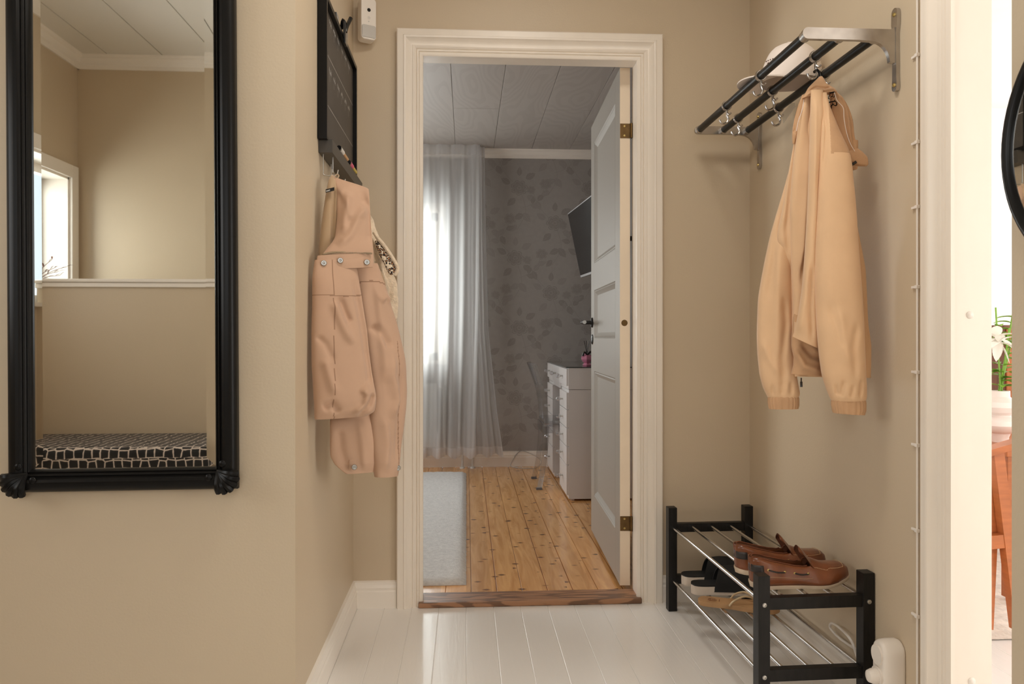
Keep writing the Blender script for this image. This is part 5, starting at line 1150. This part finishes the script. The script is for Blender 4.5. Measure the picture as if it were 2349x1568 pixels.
# vanity desk
vx = 0.597; vn, vf = 4.52, 5.60; VH = 0.80; vr = 1.05
vd = thing('vanity_desk', 'white vanity desk with crystal drawer knobs and glass top in the bedroom', 'desk', (0.82, 5.06, 0))
bm = B(); bx(bm, vx+0.012, vr, vn, vf, 0.665, VH-0.006, 0.001); obj('top_box', bm, desk_m, vd)
bm = B(); bx(bm, vx-0.004, vr+0.004, vn-0.004, vf+0.004, VH-0.006, VH, 0.001); obj('glass_top', bm, mat('dark_glass_edge', (0.05, 0.06, 0.06), 0.06, coat=0.5), vd)
peds = ((vn+0.002, vn+0.345), (vf-0.345, vf-0.002))
for (a, b) in peds:
    bm = B(); bx(bm, vx+0.014, vr-0.01, a, b, 0.012, 0.663, 0.001); 
    for yy in (a+0.03, b-0.03): bx(bm, vx+0.03, vx+0.05, yy-0.01, yy+0.01, 0, 0.012)
    obj('pedestal', bm, desk_m, vd)
kn = 0
def drawer(y0, y1, z0, z1):
    bm = B(); bx(bm, vx, vx+0.014, y0+0.002, y1-0.002, z0+0.002, z1-0.002, 0.001); d = obj('drawer', bm, desk_m, vd)
    yc_, zc_ = (y0+y1)/2, (z0+z1)/2
    bm = B(); cyl(bm, (vx, yc_, zc_), (vx-0.016, yc_, zc_), 0.0045, 12); lathe(bm, [(0.007, -0.018), (0.007, -0.015)], (vx, yc_, zc_), 12, 'X'); s = obj('knob_stem', bm, steel_m, d)
    bm = B(); bmesh.ops.create_icosphere(bm, subdivisions=2, radius=0.0145, matrix=Matrix.Translation((vx-0.029, yc_, zc_))); obj('knob', bm, crystal_m, d, smooth=False)
for k in range(3): drawer(vn+0.004+k*(vf-vn-0.008)/3, vn+0.004+(k+1)*(vf-vn-0.008)/3, 0.685, 0.790)
for (a, b) in peds:
    zs = [0.648, 0.545, 0.435, 0.325, 0.215, 0.035]
    for i in range(5): drawer(a, b, zs[i+1], zs[i])
bm = B(); bx(bm, vx+0.006, vx+0.012, vn+0.35, vf-0.35, 0.65, 0.685); obj('apron', bm, desk_m, vd)
# pink glass bow on the desk
vg = thing('reed_diffuser', 'pink glass jar with dark bow and sticks standing on the vanity desk', 'jar', (0.735, 4.68, 0.80))
bm = B(); lathe(bm, [(0.026, 0.0), (0.030, 0.004), (0.028, 0.010), (0.020, 0.018), (0.030, 0.026), (0.038, 0.040), (0.038, 0.054), (0.028, 0.066), (0.014, 0.072), (0.013, 0.080)], (0.745, 4.68, 0.80), 7); obj('jar', bm, pinkglass_m, vg, ang=20)
bm = B(); tube(bm, cr([(0.715, 4.66, 0.862), (0.725, 4.655, 0.885), (0.745, 4.66, 0.872), (0.765, 4.655, 0.888), (0.778, 4.665, 0.864)], 5), 0.006, 8); obj('bow', bm, glossblack_m, vg)
for dx, dy in ((0.0, 0.0), (0.02, 0.012), (-0.012, 0.01)):
    bm = B(); cyl(bm, (0.745, 4.68, 0.87), (0.745+dx-0.004, 4.68+dy, 0.955), 0.0017, 6); obj('stick', bm, glossblack_m, vg)
# ghost chair
gc = thing('acrylic_chair', 'transparent acrylic chair pushed up to the vanity desk', 'chair', (0.62, 5.06, 0))
cyc = 5.06; hwc = 0.18
bm = B(); bx(bm, 0.50, 0.86, cyc-hwc, cyc+hwc, 0.415, 0.440, 0.006); obj('seat', bm, acrylic_m, gc)
for sg in (-1, 1):
    y = cyc+sg*(hwc-0.012)
    bm = B(); p = cr([(0.465, y+sg*0.02, 0.0), (0.490, y, 0.12), (0.507, y, 0.25), (0.515, y, 0.40)], 6)
    loft(bm, [[(q.x-0.016, q.y-0.012, q.z), (q.x+0.016, q.y-0.012, q.z), (q.x+0.016, q.y+0.012, q.z), (q.x-0.016, q.y+0.012, q.z)] for q in p]); l_ = obj('leg', bm, acrylic_m, gc, ang=30)
    bm = B(); bx(bm, 0.448, 0.484, y+sg*0.02-0.014, y+sg*0.02+0.014, 0.0, 0.012); obj('foot_cap', bm, mat('grey_foot', (0.12, 0.12, 0.13), 0.4), l_)
    bm = B(); p = cr([(0.515, y, 0.42), (0.505, y, 0.55), (0.470, y, 0.70), (0.440, y, 0.80)], 6)
    loft(bm, [[(q.x-0.014, q.y-0.010, q.z), (q.x+0.014, q.y-0.010, q.z), (q.x+0.014, q.y+0.010, q.z), (q.x-0.014, q.y+0.010, q.z)] for q in p]); obj('back_post', bm, acrylic_m, gc, ang=30)
    bm = B(); loft(bm, [[(x-0.014, y-0.014, z), (x+0.014, y-0.014, z), (x+0.014, y+0.014, z), (x-0.014, y+0.014, z)] for x, z in ((0.88, 0.0), (0.86, 0.2), (0.85, 0.415))]); obj('leg', bm, acrylic_m, gc, ang=30)
bm = B(); rr2 = []
for k in range(13):
    v = -1+2*k/12; xo = -0.035*(1-v*v)
    rr2.append([(0.470+xo+0.018, cyc+v*(hwc-0.005), 0.665), (0.437+xo, cyc+v*(hwc-0.005), 0.808), (0.445+xo, cyc+v*(hwc-0.005), 0.808), (0.478+xo+0.018, cyc+v*(hwc-0.005), 0.665)])
loft(bm, rr2); obj('backrest', bm, acrylic_m, gc, ang=40)
bm = B(); bx(bm, 0.49, 0.88, cyc-hwc, cyc-hwc+0.008, 0.36, 0.414); bx(bm, 0.49, 0.88, cyc+hwc-0.008, cyc+hwc, 0.36, 0.414); bx(bm, 0.49, 0.498, cyc-hwc+0.01, cyc+hwc-0.01, 0.36, 0.414); obj('seat_apron', bm, acrylic_m, gc)
# television
tv = thing('television', 'dark wall television with silver edge tilted down over the vanity desk', 'television', (0, 0, 0))
BASE[tv.name] = Vector((0, 0, 0))
tl = Vector((0.667, 5.0, 1.79)); bl = Vector((0.757, 4.98, 1.37)); tr = tl+Vector((0.052, -0.73, 0.0))
U = (tr-tl).normalized(); Vv = (bl-tl); Vv = (Vv-U*Vv.dot(U)); hgt = Vv.length; Vv.normalize(); Nn = U.cross(Vv); 
if Nn.x > 0: Nn = -Nn
def TVb(u0, u1, v0, v1, n0, n1):
    bm = B(); bx(bm, u0, u1, v0, v1, n0, n1, 0.001); Mx = Matrix((( *U, 0), (*Vv, 0), (*Nn, 0), (0, 0, 0, 1))).transposed(); Mx.translation = tl
    for v in bm.verts: v.co = Mx @ v.co
    return bm
obj('casing', TVb(0, 0.73, 0, hgt, -0.030, 0.0), tvframe_m, tv); obj('screen', TVb(0.006, 0.724, 0.006, hgt-0.014, 0.0, 0.001), tv_m, tv)
ctr = tl+U*0.36+Vv*(hgt/2)
bm = B(); tube(bm, [ctr-Nn*0.03, Vector((1.10, 4.62, ctr.z)), Vector((1.168, 4.62, ctr.z))], 0.016, 10); bx(bm, 1.155, 1.1695, 4.54, 4.70, ctr.z-0.1, ctr.z+0.1); obj('wall_mount', bm, glossblack_m, tv)

# ================================================================ LIVING ROOM CONTENTS (seen through the gap at right)
bm = B(); SX0, SX1, SY0, SY1 = 1.35, 4.2, 2.37, 4.9; nx, ny = 90, 80
g = []
for i in range(nx+1):
    r_ = []
    for j in range(ny+1):
        x = SX0+(SX1-SX0)*i/nx; y = SY0+(SY1-SY0)*j/ny
        r_.append(bm.verts.new((x, y, 0.004+0.015*min(1, max(0, min(x-SX0, SX1-x, y-SY0, SY1-y))/0.04)*(0.7+0.6*noise.noise(Vector((x*17, y*17, 0)))+0.35*noise.noise(Vector((x*45, y*45, 0)))))))
    g.append(r_)
for i in range(nx):
    for j in range(ny): bm.faces.new((g[i][j], g[i+1][j], g[i+1][j+1], g[i][j+1]))
tag(obj('shag_rug', bm, shag_m, ang=80), 'cream shaggy rug on the white floor of the room at right', 'rug')
# side table with vase
tp = Pd(2303, 1013, 2.95)
tb = thing('side_table', 'dark wooden side table carrying the lily vase in the room at right', 'table', (tp.x+0.15, tp.y, 0.03))
zt = tp.z
bm = B(); bx(bm, tp.x-0.12, tp.x+0.45, tp.y-0.18, tp.y+0.35, zt-0.03, zt, 0.004); obj('tabletop', bm, redwood_m, tb)
for (x, y) in ((tp.x-0.09, tp.y-0.15), (tp.x+0.40, tp.y-0.15), (tp.x-0.09, tp.y+0.31), (tp.x+0.40, tp.y+0.31)):
    bm = B(); bx(bm, x-0.018, x+0.018, y-0.018, y+0.018, 0.03, zt-0.03, 0.002); obj('leg', bm, redwood_m, tb)
va_ = thing('bubble_vase', 'white glazed vase of stacked round bulges holding lilies', 'vase', (tp.x, tp.y, zt))
vc_ = Pd(2295, 1000, 2.95); vcx, vcy = vc_.x, vc_.y
bm = B(); lathe(bm, [(0.028, 0.0), (0.028, 0.020), (0.034, 0.034), (0.056, 0.046), (0.066, 0.066), (0.062, 0.084), (0.036, 0.100), (0.036, 0.104), (0.058, 0.116), (0.066, 0.136), (0.060, 0.156), (0.038, 0.170), (0.032, 0.176), (0.032, 0.198), (0.027, 0.198), (0.027, 0.15)], (vcx, vcy, zt), 36); obj('body', bm, vase_m, va_)
lily = thing('lily_bouquet', 'white lilies with green leaves standing in the white vase', 'flowers', (vcx, vcy, zt+0.18))
rl = random.Random(11)
def leafmesh(bm, p, d, L, W):
    d = d.normalized(); side = d.cross(Vector((0, 0, 1))); side = side.normalized() if side.length > 0.1 else Vector((1, 0, 0)); up_ = side.cross(d).normalized()
    rws = []
    for i in range(9):
        t = i/8; w_ = W*math.sin(PI*min(1, t*0.97+0.03))**0.8; c_ = p+d*L*t-Vector((0, 0, 1))*L*0.35*t*t
        rws.append([c_-side*w_+up_*w_*0.3, c_-up_*0.0006, c_+side*w_+up_*w_*0.3, c_+up_*0.0006])
    loft(bm, rws)
zb = zt+0.19
stems = [((0, 0), (-0.012, 0.01), 0.33), ((0.01, 0), (0.05, 0.0), 0.31), ((0.0, 0.01), (0.02, -0.02), 0.25), ((-0.01, 0), (0.07, 0.03), 0.22)]
for (a0, a1, L) in stems:
    bm = B(); pts = cr([(vcx+a0[0], vcy+a0[1], zt+0.05), (vcx+a0[0]*0.5, vcy+a0[1], zb), (vcx+a1[0]*0.5, vcy+a1[1]*0.5, zb+L*0.5), (vcx+a1[0], vcy+a1[1], zb+L)], 6); tube(bm, pts, 0.0035, 6); s_ = obj('stem', bm, leaf_m, lily)
    for k in range(9):
        t = 0.42+0.55*k/9; p = pts[int(t*(len(pts)-1))]; a = rl.uniform(0, 2*PI); bm = B(); leafmesh(bm, Vector(p), Vector((math.cos(a), math.sin(a), 0.35)), rl.uniform(0.06, 0.09), 0.015); obj('leaf', bm, leaf_m, s_, ang=60)
def flower(c_, d_, s):
    bm = B()
    for k in range(6):
        a = 2*PI*k/6; d2 = Vector((math.cos(a), math.sin(a), 0.5)); d2.rotate(Vector((0, 0, 1)).rotation_difference(Vector(d_))); leafmesh(bm, Vector(c_), d2, s, s*0.26)
    obj('flower', bm, petal_m, lily, ang=60)
fp_ = Pd(2286, 775, 2.93); flower(fp_, (-0.4, -0.7, 0.2), 0.075); fp_ = Pd(2292, 785, 2.9); flower(fp_, (0.1, -0.9, -0.1), 0.065)
# wood-frame armchair
ap = Pd(2300, 1020, 2.42)
ac = thing('wooden_armchair', 'orange brown wooden armchair with grey cushion in the room at right', 'armchair', (ap.x-0.1, ap.y, 0.03))
def beam(p0, p1, w_, t_, name, m_=redwood_m, par=None):
    p0, p1 = Vector(p0), Vector(p1); d = (p1-p0).normalized(); s = Vector((0, 1, 0)) if abs(d.y) < 0.9 else Vector((1, 0, 0)); s = (s-d*s.dot(d)).normalized(); u = d.cross(s)
    bm = B(); loft(bm, [[p+s*a*t_/2+u*b*w_/2 for a, b in ((-1, -1), (1, -1), (1, 1), (-1, 1))] for p in (p0, p1)]); return obj(name, bm, m_, par or ac, ang=30)
D0 = 2.42
for off in (0.0, 0.46):
    o_ = Vector((0, off, 0))
    beam(Pd(2262, 1036, D0)+o_, Pd(2345, 1012, D0)+o_, 0.020, 0.05, 'armrest'); beam(Pd(2284, 1032, D0)+o_, Pd(2334, 1440, D0)+o_, 0.034, 0.03, 'leg'); beam(Pd(2281, 1035, D0+0.03)+o_, Pd(2262, 1440, D0+0.03)+o_, 0.03, 0.028, 'leg'); beam(Pd(2250, 1243, D0)+o_, Pd(2304, 1238, D0)+o_, 0.042, 0.028, 'side_rail')
q = Pd(2262, 1210, D0); bm = B(); bx(bm, q.x-0.08, q.x+0.045, q.y+0.03, q.y+0.44, q.z-0.02, q.z+0.09, 0.02); obj('seat_cushion', bm, greycush_m, ac)
# tall brown cabinet by the far wall
cb_ = Pd(2303, 745, 4.1)
cab = thing('wooden_cabinet', 'narrow dark brown wooden cabinet behind the lilies', 'cabinet', (cb_.x+0.2, cb_.y+0.15, 0.03))
bm = B(); bx(bm, cb_.x, cb_.x+0.4, cb_.y, cb_.y+0.3, 0.035, cb_.z, 0.004); obj('body', bm, darkwood_m, cab)
bm = B(); bx(bm, cb_.x+0.01, cb_.x+0.39, cb_.y-0.012, cb_.y, 0.08, cb_.z-0.02, 0.003); dd_ = obj('door', bm, redwood_m, cab)
bm = B(); cyl(bm, (cb_.x+0.34, cb_.y-0.012, 0.7), (cb_.x+0.34, cb_.y-0.03, 0.7), 0.01, 12); obj('knob', bm, brass_m, dd_)
# low table behind
lt = thing('coffee_table', 'dark glossy low table behind the armchair in the room at right', 'table', (2.9, 3.5, 0.03))
q = Pd(2290, 1040, 3.6)
bm = B(); bx(bm, q.x-0.02, q.x+0.7, q.y-0.25, q.y+0.35, q.z-0.035, q.z, 0.004); obj('tabletop', bm, mat('glossy_dark_wood', (0.10, 0.03, 0.02), 0.12, coat=0.5), lt)
for (x, y) in ((q.x+0.02, q.y-0.2), (q.x+0.65, q.y-0.2), (q.x+0.02, q.y+0.3), (q.x+0.65, q.y+0.3)):
    bm = B(); bx(bm, x-0.02, x+0.02, y-0.02, y+0.02, 0.03, q.z-0.035); obj('leg', bm, darkwood_m, lt)
# round mirror on the near wall
rm = thing('round_mirror', 'round black framed mirror at the right edge of the picture on the near wall', 'mirror', (0.64, 0.70, 1.04))
bm = B(); rc = Vector((0.626, 0.700, 1.193)); tube(bm, [rc+Vector((0, 0.143*math.cos(2*PI*i/72), 0.143*math.sin(2*PI*i/72))) for i in range(72)], 0.0095, 14, closed=True); obj('frame', bm, black_m, rm)
bm = B(); lathe(bm, [(0.0001, -0.004), (0.137, -0.004), (0.138, 0.010), (0.0001, 0.010)], rc, 60, 'X'); obj('glass', bm, mirror_m, rm, ang=20)

# ================================================================ BEHIND THE CAMERA (seen in the mirror)
bn = thing('upholstered_bench', 'low bench upholstered in black and cream spotted fabric, seen in the mirror', 'bench', (-1.6, 0.13, 0))
bm = B(); bx(bm, -2.12, -1.09, -0.10, 0.395, 0.36, 0.515, 0.022)
bmesh.ops.subdivide_edges(bm, edges=bm.edges, cuts=4, use_grid_fill=True)
obj('seat_cushion', bm, benchfab_m, bn, ang=80)
bm = B(); bx(bm, -2.10, -1.11, -0.09, 0.385, 0.28, 0.36, 0.004); obj('frame', bm, benchfab_m, bn)
for (x, y) in ((-2.06, -0.05), (-1.14, -0.05), (-2.06, 0.35), (-1.14, 0.35)):
    bm = B(); cyl(bm, (x, y, 0), (x, y, 0.28), 0.018, 16); obj('leg', bm, bench_frame_m, bn)
tw = thing('dried_twigs', 'russet dried twigs in a vase on the stair window sill', 'dried flowers', (-2.36, -0.62, 1.15))
bm = B(); lathe(bm, [(0.03, 0), (0.035, 0.01), (0.036, 0.07), (0.022, 0.10), (0.020, 0.115), (0.016, 0.115), (0.016, 0.05)], (-2.38, -0.60, 1.15), 24); obj('vase', bm, vase_m, tw)
for k in range(8):
    a = rl.uniform(0, 2*PI); L = rl.uniform(0.14, 0.26); bm = B()
    p0 = Vector((-2.38, -0.60, 1.25)); d = Vector((0.5+0.5*math.cos(a), 0.9*math.sin(a), rl.uniform(0.4, 1.2))).normalized(); pts = cr([p0, p0+d*L*0.5+Vector((0, 0, 0.02)), p0+d*L], 5); tube(bm, pts, 0.0016, 5)
    for q in (4, 6, 8, 10): leafmesh(bm, pts[q], d+Vector((rl.uniform(-.5, .5), rl.uniform(-.5, .5), 0.2)), 0.04, 0.005)
    obj('twig', bm, twig_m, tw, ang=60)
